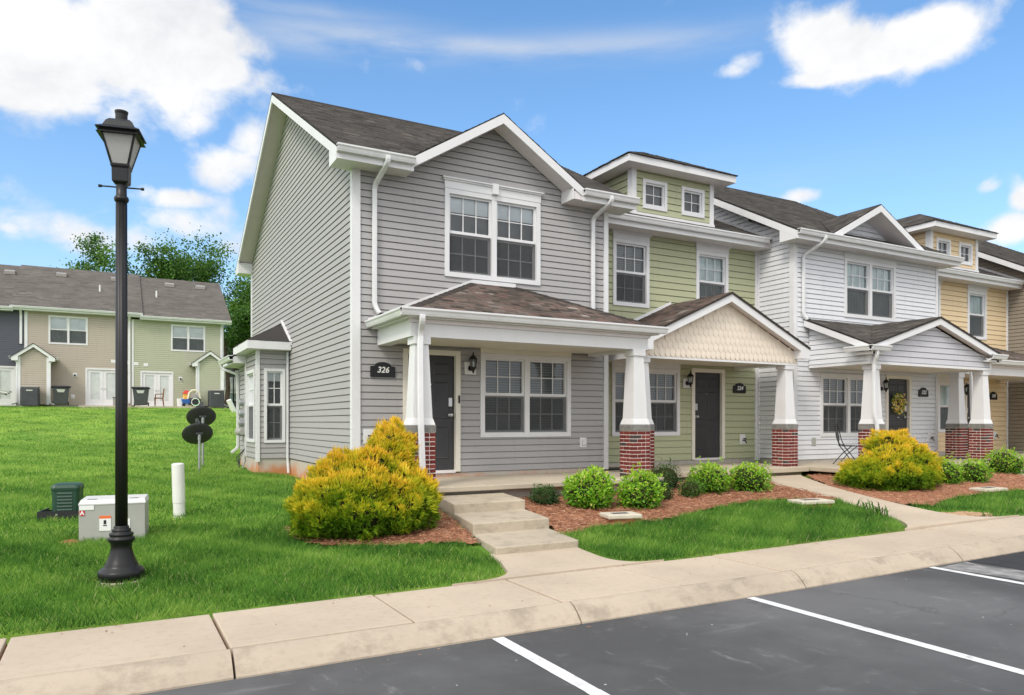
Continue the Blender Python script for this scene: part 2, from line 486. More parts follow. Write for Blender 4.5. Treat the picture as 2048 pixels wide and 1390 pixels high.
BOXF = [(0, 3, 2, 1), (4, 5, 6, 7), (0, 1, 5, 4), (1, 2, 6, 5), (2, 3, 7, 6), (3, 0, 4, 7)]
class MB:
    """collects vertices and faces of ONE piece"""
    def __init__(s):
        s.v = []; s.f = []
    def hexa(s, p):
        b = len(s.v); s.v += [tuple(q) for q in p]
        s.f += [tuple(b + i for i in q) for q in BOXF]
        return s
    def box(s, x0, x1, y0, y1, z0, z1):
        return s.hexa([(x0, y0, z0), (x1, y0, z0), (x1, y1, z0), (x0, y1, z0), (x0, y0, z1), (x1, y0, z1), (x1, y1, z1), (x0, y1, z1)])
    def prism(s, ring0, ring1):
        b = len(s.v); n = len(ring0)
        s.v += [tuple(q) for q in ring0] + [tuple(q) for q in ring1]
        s.f += [tuple(b + i for i in reversed(range(n))), tuple(b + n + i for i in range(n))]
        s.f += [(b + i, b + (i + 1) % n, b + n + (i + 1) % n, b + n + i) for i in range(n)]
        return s
    def rings(s, rings, cap=True, closed=True):
        b = len(s.v); n = len(rings[0])
        for r in rings:
            s.v += [tuple(q) for q in r]
        for k in range(len(rings) - 1):
            for i in range(n if closed else n - 1):
                j = (i + 1) % n
                s.f.append((b + k * n + i, b + k * n + j, b + (k + 1) * n + j, b + (k + 1) * n + i))
        if cap:
            s.f += [tuple(b + i for i in reversed(range(n))), tuple(b + (len(rings) - 1) * n + i for i in range(n))]
        return s
    def lathe(s, c, prof, n=24):
        return s.rings([[(c[0] + r * math.cos(2 * math.pi * i / n), c[1] + r * math.sin(2 * math.pi * i / n), c[2] + z) for i in range(n)] for r, z in prof])
    def tube(s, pts, rad, n=8):
        pts = [Vector(p) for p in pts]
        if not isinstance(rad, (list, tuple)):
            rad = [rad] * len(pts)
        rs = []
        for i, p in enumerate(pts):
            t = (pts[min(i + 1, len(pts) - 1)] - pts[max(i - 1, 0)]).normalized()
            a = t.orthogonal().normalized() if abs(t.z) > .99 else t.cross(Vector((0, 0, 1))).normalized()
            bb = t.cross(a)
            rs.append([p + (a * math.cos(2 * math.pi * k / n) + bb * math.sin(2 * math.pi * k / n)) * rad[i] for k in range(n)])
        return s.rings(rs)
    def sweep_rect(s, pts, wdt, dep, side):
        """rectangular pipe along a path; side = unit vector across (width direction)"""
        pts = [Vector(p) for p in pts]; side = Vector(side)
        rs = []
        for i, p in enumerate(pts):
            t = (pts[min(i + 1, len(pts) - 1)] - pts[max(i - 1, 0)]).normalized()
            nn = t.cross(side).normalized()
            rs.append([p + side * wdt / 2 + nn * dep / 2, p - side * wdt / 2 + nn * dep / 2, p - side * wdt / 2 - nn * dep / 2, p + side * wdt / 2 - nn * dep / 2])
        return s.rings(rs)
    def mesh(s, name, mat, origin=(0, 0, 0), smooth=False):
        me = bpy.data.meshes.new(name)
        o = origin
        me.from_pydata([(x - o[0], y - o[1], z - o[2]) for x, y, z in s.v], [], s.f)
        me.materials.append(MATS[mat])
        if smooth:
            me.shade_smooth()
        me.update()
        return me
    def build(s, name, mat, parent=None, origin=None, smooth=False, bevel=0.0, seg=2):
        """origin: world location of the root thing, so that coordinates may be written in world metres"""
        if origin is None:
            origin = root_loc(parent)
        o = link(name, s.mesh(name, mat, origin, smooth), parent)
        if parent is None:
            o.location = origin
        if bevel:
            bm = o.modifiers.new('bevel', 'BEVEL'); bm.width = bevel; bm.segments = seg; bm.limit_method = 'ANGLE'; bm.angle_limit = R(40)
        return o
def root_loc(p):
    if p is None:
        return (0, 0, 0)
    v = Vector((0, 0, 0))
    while p is not None:
        v += p.location
        p = p.parent
    return tuple(v)

class Fr:
    """a wall frame: s along the wall, o outward, z up"""
    def __init__(s, ox, oy, u, n):
        s.ox, s.oy, s.u, s.n = ox, oy, u, n
    def P(s, a, o, z):
        return (s.ox + s.u[0] * a + s.n[0] * o, s.oy + s.u[1] * a + s.n[1] * o, z)
    def box(s, mb, s0, s1, o0, o1, z0, z1):
        P = s.P
        return mb.hexa([P(s0, o1, z0), P(s1, o1, z0), P(s1, o0, z0), P(s0, o0, z0), P(s0, o1, z1), P(s1, o1, z1), P(s1, o0, z1), P(s0, o0, z1)])
    def poly(s, mb, pts, o0, o1):
        return mb.prism([s.P(a, o1, z) for a, z in pts], [s.P(a, o0, z) for a, z in pts])
def front(yf):
    return Fr(0, yf, (1, 0), (0, -1))
def leftw(xw):
    return Fr(xw, 0, (0, 1), (-1, 0))
def rightw(xw):
    return Fr(xw, 0, (0, 1), (1, 0))

def span(poly, z):
    xs = []
    n = len(poly)
    for i in range(n):
        (a, za), (b, zb) = poly[i], poly[(i + 1) % n]
        if (za - z) * (zb - z) <= 0 and za != zb:
            k = (z - za) / (zb - za)
            xs.append(a + (b - a) * k)
    return (min(xs), max(xs)) if len(xs) >= 2 else None

def siding(root, wall, fr, poly, holes, mat, z0, pitch=.117, lap=.013, groove=.017, join=False):
    """one object for each length of siding board, cut round the openings"""
    ztop = max(z for _, z in poly)
    k = 0
    allmb = MB()
    while z0 + k * pitch < ztop - .01:
        zb, zt = z0 + k * pitch, min(z0 + (k + 1) * pitch, ztop - .002)
        k += 1
        cuts = sorted({zb, zt, *[h for (_, _, a, b) in holes for h in (a, b) if zb + .012 < h < zt - .012]})
        for q0, q1 in zip(cuts[:-1], cuts[1:]):
            e = 1e-4
            A, B = span(poly, q0 + e), span(poly, q1 - e)
            if A is None or B is None:
                continue
            zm = (q0 + q1) / 2
            hs = sorted([(h[0], h[1]) for h in holes if h[2] - .001 <= zm <= h[3] + .001])
            segs = []
            l0, l1 = A[0], B[0]
            for h0, h1 in hs:
                if h0 > min(l0, l1) + .02:
                    segs.append((l0, h0, l1, h0))
                l0 = l1 = max(h1, l0)
            segs.append((l0, A[1], l1, B[1]))
            for a0, a1, b0, b1 in segs:
                if a1 - a0 < .015 and b1 - b0 < .015:
                    continue
                off = lambda z: lap * (1 - (z - zb) / pitch)
                if q0 == zb:
                    prof = [(0 if q1 == zt else off(q1), q1), (off(q0 + groove), q0 + groove), (-.022, q0 + groove), (-.022, q0), (-.03, q0), (-.03, q1)]
                else:
                    prof = [(off(q1), q1), (off(q0), q0), (-.03, q0), (-.03, q1)]
                lf = lambda z: (a0 + (b0 - a0) * (z - q0) / (q1 - q0), a1 + (b1 - a1) * (z - q0) / (q1 - q0))
                mb = allmb if join else MB()
                mb.prism([fr.P(lf(z)[0], o, z) for o, z in prof], [fr.P(lf(z)[1], o, z) for o, z in prof])
                if not join:
                    mb.build('siding_board', mat, wall, root)
    if join:
        return stuff(allmb.build('siding', mat, wall, root))

def set_tint(me, vals, dom='FACE'):
    at = me.attributes.new('tint', 'FLOAT', dom)
    at.data.foreach_set('value', np.asarray(vals, dtype=np.float32))

def np_mesh(name, verts, faces, mat, tint=None, dom='FACE', smooth=False):
    """fast mesh from arrays; faces: (n,3) or (n,4)"""
    verts = np.asarray(verts, np.float32).reshape(-1, 3); faces = np.asarray(faces, np.int32)
    k = faces.shape[1]
    me = bpy.data.meshes.new(name)
    me.vertices.add(len(verts)); me.vertices.foreach_set('co', verts.ravel())
    me.loops.add(faces.size); me.loops.foreach_set('vertex_index', faces.ravel())
    me.polygons.add(len(faces))
    me.polygons.foreach_set('loop_start', np.arange(0, faces.size, k, dtype=np.int32))
    me.materials.append(MATS[mat])
    if tint is not None:
        set_tint(me, tint, dom)
    me.update(calc_edges=True)
    return me

def shingles(root, parent, pts, mat, row=.145, wid=(.16, .34), thick=.009, jump=1.0):
    """roof tabs laid course by course on the planar polygon pts (first edge = eave)"""
    p = [Vector(q) for q in pts]
    e = (p[1] - p[0]).normalized()
    nrm = None
    for q in p[2:]:
        c = e.cross(q - p[0])
        if c.length > 1e-6:
            nrm = c.normalized(); break
    if nrm.z < 0:
        nrm = -nrm
    up = nrm.cross(e)
    if up.z < 0:
        up = -up
    poly = [((q - p[0]).dot(e), (q - p[0]).dot(up)) for q in p]
    T = max(t for _, t in poly)
    V = []; F = []; C = []
    t0 = -.02
    r = 0
    while t0 < T - .005:
        t1 = min(t0 + row, T)
        A = span(poly, max(t0, 1e-4)); B = span(poly, min(t1, T - 1e-4))
        t_next = t1
        if A is None or B is None:
            t0 = t_next; continue
        s = A[0] - random.random() * .25
        while s < A[1]:
            wd = random.uniform(*wid)
            a0, a1 = max(s, A[0]), min(s + wd - .004, A[1])
            b0, b1 = max(s, B[0]), min(s + wd - .004, B[1])
            s += wd
            if a1 - a0 < .01 and b1 - b0 < .01:
                continue
            if a1 < a0: a0 = a1 = (a0 + a1) / 2
            if b1 < b0: b0 = b1 = (b0 + b1) / 2
            h = thick * random.choice((.55, 1.0, 1.0, 1.5))
            dt = random.uniform(-.006, .006)
            b = len(V)
            ta = t0 + dt
            for (ss, tt, hh) in ((a0, ta, h), (a1, ta, h), (b1, t1 + .01, .002), (b0, t1 + .01, .002), (a0, ta, -.004), (a1, ta, -.004)):
                V.append(p[0] + e * ss + up * tt + nrm * (hh + .001))
            F += [(b, b + 1, b + 2, b + 3), (b + 4, b + 5, b + 1, b), (b + 4, b, b + 3, b + 3), (b + 1, b + 5, b + 2, b + 2)]
            c = min(1, max(0, random.gauss(.45, .24 * jump)))
            C += [c] * 2
            F = F[:-2]
        t0 = t_next
        r += 1
    me = np_mesh('shingles', [tuple(v - Vector(root)) for v in V], F, mat, C)
    return stuff(link('shingles', me, parent))

def text_mesh(name, s, size, mat, parent, loc, rot, shear=.0, extrude=.006):
    cu = bpy.data.curves.new(name, 'FONT')
    cu.body = s; cu.size = size; cu.align_x = 'CENTER'; cu.align_y = 'CENTER'; cu.extrude = extrude; cu.shear = shear; cu.offset = .002
    cu.resolution_u = 3
    tmp = bpy.data.objects.new(name + '_tmp', cu); COL.objects.link(tmp)
    bpy.context.view_layer.update()
    me = bpy.data.meshes.new_from_object(tmp.evaluated_get(bpy.context.evaluated_depsgraph_get()))
    bpy.data.objects.remove(tmp)
    me.materials.clear(); me.materials.append(MATS[mat])
    return link(name, me, parent, loc, rot)
# ------------------------------------------------------------------ terrain heights
ZL = [(-50, .15), (6.16, .15), (8, .19), (10, .26), (12, .34), (15, .44), (17, .53), (22, .72), (30, 1.05), (38, 1.75), (44, 2.35), (48, 2.5), (200, 2.9), (900, 3.0)]
ZR = [(-50, .15), (6.16, .15), (7, .17), (8, .24), (9, .32), (10.2, .39), (13, .42), (900, .42)]
def gz(X, Y):
    X = np.asarray(X, float); Y = np.asarray(Y, float)
    k = np.clip((X - 2.4) / 1.4, 0, 1); k = k * k * (3 - 2 * k)
    far = np.clip((Y - 21) / 10, 0, 1)
    k = k * (1 - far)
    a = np.interp(Y, [p[0] for p in ZL], [p[1] for p in ZL]); b = np.interp(Y, [p[0] for p in ZR], [p[1] for p in ZR])
    return a * (1 - k) + b * k + .008 * np.clip(X - 6, 0, 34)
def g1(x, y):
    return float(gz(x, y))
def rise(x):
    return .008 * min(max(x - 6, 0), 34)
def inside(poly, X, Y):
    X = np.asarray(X, float); Y = np.asarray(Y, float)
    c = np.zeros(X.shape, bool)
    n = len(poly)
    for i in range(n):
        x0, y0 = poly[i]; x1, y1 = poly[(i + 1) % n]
        cond = ((y0 > Y) != (y1 > Y))
        with np.errstate(divide='ignore', invalid='ignore'):
            xi = (x1 - x0) * (Y - y0) / (y1 - y0 + 1e-12) + x0
        c ^= cond & (X < xi)
    return c
def wob(X, Y, f, seed=0):
    """cheap smooth noise, about -1..1"""
    return (np.sin(X * f * 1.3 + seed) * np.cos(Y * f * 1.1 + seed * 1.7) + .6 * np.sin(X * f * 2.9 + Y * f * 1.9 + seed * 2.3) + .4 * np.cos(Y * f * 4.7 - X * f * 3.1 + seed)) / 2.0

# lawn: one sheet to the horizon
xs = np.concatenate([[-900, -400, -200, -100, -60, -40, -28, -20, -15, -11], np.arange(-8, 20.01, .25), [21, 23, 26, 30, 36, 45, 60, 100, 200, 400, 900]])
ys = np.concatenate([[6.1], np.arange(6.25, 16, .25), np.arange(16, 52, 1.0), [54, 58, 64, 75, 100, 150, 250, 450, 900]])
GX, GY = np.meshgrid(xs, ys)
GZ = gz(GX, GY) - np.where(GY < 6.4, .07, .03) + np.where(GY > 6.6, 1, 0) * .012 * wob(GX, GY, 1.1) + np.where(GY > 16, .05, 0) * wob(GX, GY, .5, 2)
nx, ny = len(xs), len(ys)
idx = np.arange(nx * ny).reshape(ny, nx)
F = np.stack([idx[:-1, :-1], idx[:-1, 1:], idx[1:, 1:], idx[1:, :-1]], -1).reshape(-1, 4)
me = np_mesh('lawn', np.stack([GX, GY, GZ], -1), F, 'lawn_ground'); me.shade_smooth()
struct(link('lawn', me))

# road sheet
xs = np.concatenate([[-900, -100, -30], np.arange(-10, 40.1, 2), [60, 120, 900]])
ys = np.array([-900, -200, -60, -20, -8, -2, 0, 2, 4, 4.99])
GX, GY = np.meshgrid(xs, ys)
GZ = .008 * np.clip(GX - 6, 0, 34)
idx = np.arange(GX.size).reshape(GX.shape)
F = np.stack([idx[:-1, :-1], idx[:-1, 1:], idx[1:, 1:], idx[1:, :-1]], -1).reshape(-1, 4)
struct(link('parking_lot', np_mesh('parking_lot', np.stack([GX, GY, GZ], -1), F, 'asphalt')))

# painted bay lines: each line a flat marking on the asphalt
LINES = [(-.08, 'white bay line running off the bottom left corner'), (2.59, 'short white bay line nearest the camera, leaving the frame at the bottom'),
         (5.26, 'long white bay line crossing the asphalt to the right edge'), (8.07, 'far white bay line beside the rough patched strip')]
for x, lab in LINES:
    mb = MB()
    n = 14
    for i in range(n):
        y0, y1 = -.9 + (5.86 * i / n), -.9 + (5.86 * (i + 1) / n)
        j0, j1 = random.uniform(-.003, .003), random.uniform(-.003, .003)
        z = rise(x) + .004
        b = len(mb.v)
        mb.v += [(x - .052 + j0, y0, z), (x + .052 + j1, y0, z), (x + .052 + j0, y1, z), (x - .052 + j1, y1, z)]
        mb.f.append((b, b + 1, b + 2, b + 3))
    o = mb.build('bay_line', 'line_paint'); struct(o); o['label'] = lab
# rough grey strip and patch beside the far line
def strip(name, mat, pts, dz):
    V = []
    for x, y in pts:
        V.append((x, y, rise(x) + dz))
    m = MB(); m.v = V; m.f = [tuple(range(len(V)))]
    return struct(m.build(name, mat))
edge = [(8.13, 4.9), (8.22, 4.2), (8.2, 3.4), (8.16, 2.4), (8.15, 1.0), (8.15, -.6)]
edge2 = [(8.62, -.6), (8.62, 1.2), (8.7, 2.3), (8.66, 3.2), (8.8, 4.0), (8.62, 4.7), (8.72, 4.93)]
material('rough_patch', (.23, .225, .22), .95, .1, var=.35, vscale=6, bump=.9, bscale=40)
strip('rough_strip', 'rough_patch', edge + edge2, .004)
material('new_asphalt', (.035, .035, .037), .8, .25, var=.15, vscale=4, bump=.4, bscale=150)
strip('asphalt_patch', 'new_asphalt', [(8.74, 4.95), (8.82, 4.0), (8.68, 3.2), (8.72, 2.3), (8.64, 1.2), (8.64, -.6), (13.5, -.6), (13.5, 4.95)], .0045)

# kerb: stones 2.67 m long
kerb = struct(link('kerb', None)); kerb['label'] = 'pale sloped concrete kerb along the parking bays'
KP = [(4.97, -.12), (4.975, .012), (5.03, .075), (5.09, .122), (5.135, .142), (5.158, .146), (5.158, -.12)]
for k in range(-8, 16):
    x0, x1 = .70 + 2.67 * k + .008, .70 + 2.67 * (k + 1) - .008
    n = 6
    rs = []
    for i in range(n + 1):
        x = x0 + (x1 - x0) * i / n
        jj = random.uniform(-.004, .004)
        rs.append([(x, y + (jj if j in (1, 2) else 0), z + rise(x) + (jj * .6 if j in (1, 2) else 0)) for j, (y, z) in enumerate(KP)])
    MB().rings(rs).build('kerb_stone', 'kerb_concrete', kerb, (0, 0, 0))
# sidewalk slabs 1.31 m long
walk = struct(link('sidewalk', None)); walk['label'] = 'beige concrete sidewalk between kerb and lawn'
for k in range(-14, 30):
    x0, x1 = -.62 + 1.31 * k + .011, -.62 + 1.31 * (k + 1) - .011
    dz = random.uniform(-.003, .003)
    z0, z1 = .148 + rise(x0) + dz, .148 + rise(x1) + dz + random.uniform(-.002, .002)
    MB().hexa([(x0, 5.176, -.1), (x1, 5.176, -.1), (x1, 6.165, -.1), (x0, 6.165, -.1), (x0, 5.176, z0), (x1, 5.176, z1), (x1, 6.165, z1), (x0, 6.165, z0)]).build('paving_slab', 'sidewalk_concrete', walk, (0, 0, 0), bevel=.008)
# bed of dark soil under the joints
struct(MB().box(-40, 60, 5.16, 6.16, -.2, .10).build('path_bedding', 'soil_red'))

# the two walks from the sidewalk to the porches: strips between two edges
def smooth_line(pts, n):
    P = [Vector((*p, 0)) for p in pts]
    out = []
    seg = len(P) - 1
    for i in range(n + 1):
        t = i / n * seg
        k = min(int(t), seg - 1); u = t - k
        p0, p1, p2, p3 = P[max(k - 1, 0)], P[k], P[k + 1], P[min(k + 2, seg)]
        out.append(.5 * ((2 * p1) + (p2 - p0) * u + (2 * p0 - 5 * p1 + 4 * p2 - p3) * u * u + (3 * p1 - p0 - 3 * p2 + p3) * u ** 3))
    return out
def walkway(name, L, Rr, lift, lab, n=28):
    a, b = smooth_line(L, n), smooth_line(Rr, n)
    rs = []
    for p, q in zip(a, b):
        zp, zq = g1(p.x, p.y) + lift, g1(q.x, q.y) + lift
        z = (zp + zq) / 2 if abs(zp - zq) < .25 else zp
        zp, zq = zp * .4 + z * .6, zq * .4 + z * .6
        rs.append([(p.x, p.y, zp), (q.x, q.y, zq), (q.x, q.y, zq - .3), (p.x, p.y, zp - .3)])
    o = struct(MB().rings(rs).build(name, 'sidewalk_concrete')); o['label'] = lab
    return a, b
W1L = [(2.75, 6.170), (3.18, 6.19), (3.42, 6.35), (3.52, 6.6), (3.60, 6.85), (3.66, 7.2)]
W1R = [(5.25, 6.172), (4.95, 6.20), (4.78, 6.33), (4.72, 6.55), (4.74, 6.85), (4.78, 7.2)]
walkway('front_walk', W1L, W1R, .012, 'short flared concrete walk from the sidewalk to the steps')
W2L = [(9.45, 6.172), (9.66, 6.27), (10.05, 6.62), (10.49, 7.34), (10.85, 8.24), (11.0, 9.15), (11.15, 9.8), (11.6, 10.6), (12.1, 11.3)]
W2R = [(12.3, 6.172), (11.75, 6.24), (11.42, 6.50), (11.42, 7.05), (11.55, 7.8), (11.75, 8.6), (12.15, 9.5), (12.8, 10.5), (13.5, 11.3)]
walkway('side_walk', W2L, W2R, .022, 'long curved concrete walk up to the white house')
# third walk at the right edge
W3L = [(16.3, 6.172), (16.8, 6.6), (17.2, 7.4), (17.7, 8.4), (18.6, 9.6), (19.6, 10.6)]
W3R = [(18.3, 6.172), (18.3, 6.6), (18.5, 7.4), (18.9, 8.4), (19.9, 9.6), (20.9, 10.6)]
walkway('far_walk', W3L, W3R, .022, 'far concrete walk at the right edge')

# mulch beds of red pine straw
ISL = [(4.79, 7.72), (5.18, 7.79), (5.85, 8.05), (6.28, 8.0), (6.98, 8.07), (8.09, 8.44), (9.19, 8.67), (10.1, 8.6), (10.6, 8.3), (10.9, 8.25)]
BED1 = [(4.84, 7.55)] + ISL + [(11.2, 9.8), (11.9, 11.2), (8.6, 11.2), (8.6, 10.3), (5.47, 10.3), (5.27, 9.10), (5.06, 8.12)]
BED0 = [(1.98, 9.7), (1.95, 8.95), (2.12, 8.48), (2.5, 8.30), (3.1, 8.0), (3.6, 7.75), (3.78, 7.72), (3.86, 8.1), (4.05, 9.1), (4.2, 10.1), (4.2, 10.4), (3.4, 11.6), (3.5, 10.5), (2.6, 9.9)]
BED2 = [(11.55, 7.6), (12.0, 7.35), (12.8, 7.62), (13.96, 7.78), (14.9, 7.78), (15.77, 7.78), (17.3, 7.9), (18.6, 9.7), (19.4, 10.5), (13.4, 11.0), (12.8, 10.4), (12.1, 9.4), (11.75, 8.6)]
SAND = [(11.45, 6.9), (11.6, 6.45), (12.0, 6.4), (12.3, 6.6), (12.0, 6.95)]
BED3 = [(18.9, 8.2), (20.5, 8.1), (26, 8.3), (26, 11.2), (21, 11.2), (20, 9.8)]
SOIL = [(-.52, 9.78), (-.38, 9.72), (-.28, 9.85), (-.36, 10.1), (-.50, 10.0)]
SOIL2 = [(-.35, 11.4), (-.1, 11.45), (-.1, 11.9), (-.35, 12.0)]
def cells(poly, step, lift, amp, seed):
    P = np.array(poly); x0, y0 = P.min(0); x1, y1 = P.max(0)
    xs = np.arange(x0, x1 + step, step); ys = np.arange(y0, y1 + step, step)
    GX, GY = np.meshgrid(xs, ys)
    GZ = gz(GX, GY) + lift + amp * wob(GX, GY, 7, seed) * .5 + amp * (np.random.default_rng(seed).random(GX.shape) - .5)
    cx, cy = GX[:-1, :-1] + step / 2, GY[:-1, :-1] + step / 2
    k = inside(poly, cx + .03 * wob(cx, cy, 9, 3), cy + .03 * wob(cx, cy, 8, 5))
    idx = np.arange(GX.size).reshape(GX.shape)
    F = np.stack([idx[:-1, :-1], idx[:-1, 1:], idx[1:, 1:], idx[1:, :-1]], -1)[k]
    return np.stack([GX, GY, GZ], -1), F
def straw(poly, n, seed):
    rg = np.random.default_rng(seed)
    P = np.array(poly); x0, y0 = P.min(0); x1, y1 = P.max(0)
    x = rg.uniform(x0, x1, n * 3); y = rg.uniform(y0, y1, n * 3)
    k = inside(poly, x, y); x, y = x[k][:n], y[k][:n]
    m = len(x)
    a = rg.uniform(0, math.pi * 2, m); L = rg.uniform(.04, .11, m); wd = rg.uniform(.0025, .005, m)
    z = gz(x, y) + .035 + rg.uniform(0, .02, m); tz = rg.uniform(-.02, .02, m)
    dx, dy = np.cos(a) * L, np.sin(a) * L; px, py = -np.sin(a) * wd, np.cos(a) * wd
    V = np.stack([np.stack([x + px, y + py, z], -1), np.stack([x - px, y - py, z + .004], -1), np.stack([x + dx, y + dy, z + tz], -1)], 1)
    return V.reshape(-1, 3), np.arange(m * 3).reshape(-1, 3), rg.random(m)
for nm, poly, n, seed, lab in (('mulch_bed', BED1, 16000, 3, 'red pine straw bed right of the steps'), ('mulch_bed', BED0, 5000, 4, 'red pine straw round the golden shrub left of the steps'), ('mulch_bed', BED2, 6000, 5, 'red pine straw bed along the curved walk'), ('mulch_bed', BED3, 2500, 6, 'red pine straw bed at the right edge')):
    V, F = cells(poly, .06, .022, .03, seed)
    o = struct(link(nm, np_mesh(nm, V, F, 'mulch'))); o['label'] = lab
    V, F, c = straw(poly, n, seed + 20)
    s_ = stuff(link('pine_straw', np_mesh('pine_straw', V, F, 'pine_straw', c), o)); s_['label'] = 'loose rust coloured pine needles'
material('bare_soil', (.42, .27, .16), .95, .1, var=.3, vscale=10, bump=.6, bscale=60)
for nm, poly, mt in (('bare_soil', SAND, 'bare_soil'), ('bare_soil', SOIL, 'soil_red'), ('bare_soil', SOIL2, 'soil_red')):
    V, F = cells(poly, .05, -.008, .03, 9)
    struct(link(nm, np_mesh(nm, V, F, mt)))

# ------------------------------------------------------------------ grass: blades too many to count
GREEN_R = [(4.76, 7.70)] + ISL[1:] + [(10.75, 8.1), (10.44, 7.36), (10.0, 6.66), (9.6, 6.27), (9.3, 6.175), (5.3, 6.18), (4.98, 6.23), (4.81, 6.38), (4.78, 6.9)]
GREEN_L = [(-9, 6.175), (2.75, 6.18), (3.12, 6.22), (3.39, 6.38), (3.50, 6.63), (3.58, 6.93), (3.62, 7.4), (3.6, 7.78), (3.1, 8.0), (2.5, 8.30), (2.12, 8.48), (1.95, 8.95), (1.98, 9.7), (2.6, 9.95), (3.4, 11.2), (3.5, 12.2), (3.5, 16.95), (2.6, 17.0), (2.6, 20.2), (3.5, 20.3), (3.5, 32), (-14, 32), (-14, 14)]
GREEN_B = [(11.6, 7.55), (12.0, 7.3), (12.8, 7.58), (13.96, 7.75), (14.9, 7.75), (15.77, 7.75), (17.1, 7.8), (16.9, 7.0), (16.2, 6.3), (12.4, 6.24), (11.9, 6.3), (11.55, 6.55), (11.5, 7.0)]
GREEN_C = [(12.3, 9.4), (12.75, 9.9), (13.9, 10.3), (14.2, 10.0), (13.2, 9.6)]
def blades(name, poly, dens, hgt, wid, seed, lab, ymax=99, ymin=-99, avoid=(), tone=0.0, fade=None):
    rg = np.random.default_rng(seed)
    P = np.array(poly); x0, y0 = P.min(0); x1, y1 = P.max(0)
    y0, y1 = max(y0, ymin), min(y1, ymax)
    n = int((x1 - x0) * (y1 - y0) * dens)
    x = rg.uniform(x0, x1, n); y = rg.uniform(y0, y1, n)
    # tufts: blades gather and grow where the noise is high
    cl = wob(x, y, 5.5, seed) * .5 + wob(x, y, 13, seed + 3) * .5
    k = inside(poly, x, y) & (rg.random(n) < .72 + .45 * cl)
    # only the part of the lawn inside the picture's cone, with a margin
    th = math.radians(28.69)
    xc = x * math.cos(th) - y * math.sin(th); zc = x * math.sin(th) + y * math.cos(th)
    k &= (np.abs(xc) < zc * 1.05 + 2.2)
    for q in avoid:
        k &= ~inside(q, x, y)
    if fade:
        k &= rg.random(n) < np.clip((fade[1] - y) / (fade[1] - fade[0]), 0, 1)
    x, y, cl = x[k], y[k], cl[k]
    m = len(x)
    big = wob(x, y, 1.7, seed + 9)
    H = rg.uniform(.5, 1.3, m) * hgt * (1 + .6 * cl)
    a = rg.uniform(0, 2 * math.pi, m); lean = rg.uniform(.15, .9, m) * H
    z = gz(x, y) + .004
    wd = rg.uniform(.6, 1.3, m) * wid / 2
    px, py = -np.sin(a + 1.2) * wd, np.cos(a + 1.2) * wd
    lx, ly = np.cos(a) * lean, np.sin(a) * lean
    V = np.stack([np.stack([x + px, y + py, z], -1), np.stack([x - px, y - py, z], -1), np.stack([x + lx, y + ly, z + H], -1)], 1)
    c = np.clip(rg.normal(.43, .19, m) + .20 * cl + .34 * big + tone + .26 * np.clip((y - 8.5) / 8, 0, 1) + .16 * wob(x, y, 4.3, seed + 21), 0, .93)  # blades coloured lighter towards the rear, standing for light on the slope
    dry = wob(x, y, 2.6, seed + 31) * .6 + wob(x, y, 7.0, seed + 37) * .4
    c = np.where(rg.random(m) < .012 + .22 * np.clip(dry - .35, 0, 1), 1.0, c)
    H = np.where(dry < -.45, H * .65, H); V[:, 2, 2] = z + H
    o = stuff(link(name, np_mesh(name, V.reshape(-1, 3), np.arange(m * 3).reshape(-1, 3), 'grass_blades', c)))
    o['label'] = lab; o['category'] = 'grass'
    return o
GREEN_F = [(-14, 24), (3.5, 24), (9, 34), (9, 46), (-16, 46)]
AV = [SOIL, SOIL2]
DR2 = [(9.74, 8.0), (10.44, 7.92), (10.5, 8.46), (9.78, 8.5)]
DR3 = [(14.38, 7.74), (15.12, 7.74), (15.12, 8.2), (14.38, 8.2)]
blades('grass', GREEN_L, 4600, .062, .0085, 1, 'green lawn grass round the lamp post', ymax=10.5, avoid=AV)
blades('grass', GREEN_L, 1700, .060, .013, 2, 'mown green grass beside the grey side wall', ymin=10.5, ymax=17, avoid=AV)
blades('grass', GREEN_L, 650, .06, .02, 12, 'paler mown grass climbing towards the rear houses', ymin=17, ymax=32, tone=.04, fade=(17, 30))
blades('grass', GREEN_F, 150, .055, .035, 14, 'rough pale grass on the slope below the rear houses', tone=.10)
blades('grass', GREEN_R, 4400, .075, .0085, 3, 'thick green grass between the steps and the curved walk', avoid=[DR2])
blades('grass', GREEN_B, 2200, .09, .010, 4, 'green grass strip right of the curved walk', avoid=[SAND, DR3])
blades('grass', GREEN_C, 1400, .09, .011, 5, 'low weeds below the white porch')

# dry clippings and straw blown onto the concrete and into the gutter
rg = np.random.default_rng(77)
n = 260
x = rg.uniform(-3, 16, n)
y = np.where(rg.random(n) < .45, 6.16 - np.abs(rg.normal(0, .10, n)), np.where(rg.random(n) < .5, 4.96 - np.abs(rg.normal(0, .05, n)), rg.uniform(5.2, 6.1, n)))
z = np.where(y > 5.16, .1515, .004) + .008 * np.clip(x - 6, 0, 34)
a = rg.uniform(0, 6.28, n); L = rg.uniform(.012, .05, n); wd = rg.uniform(.002, .006, n)
dx, dy = np.cos(a) * L, np.sin(a) * L; px_, py_ = -np.sin(a) * wd, np.cos(a) * wd
V = np.stack([np.stack([x - px_, y - py_, z], -1), np.stack([x + px_, y + py_, z + .002], -1), np.stack([x + dx, y + dy, z + rg.uniform(.001, .008, n)], -1)], 1)
o = stuff(link('litter', np_mesh('litter', V.reshape(-1, 3), np.arange(n * 3).reshape(-1, 3), 'pine_straw', rg.random(n))))
o['label'] = 'dry clippings scattered on the sidewalk and in the gutter'; o['category'] = 'litter'
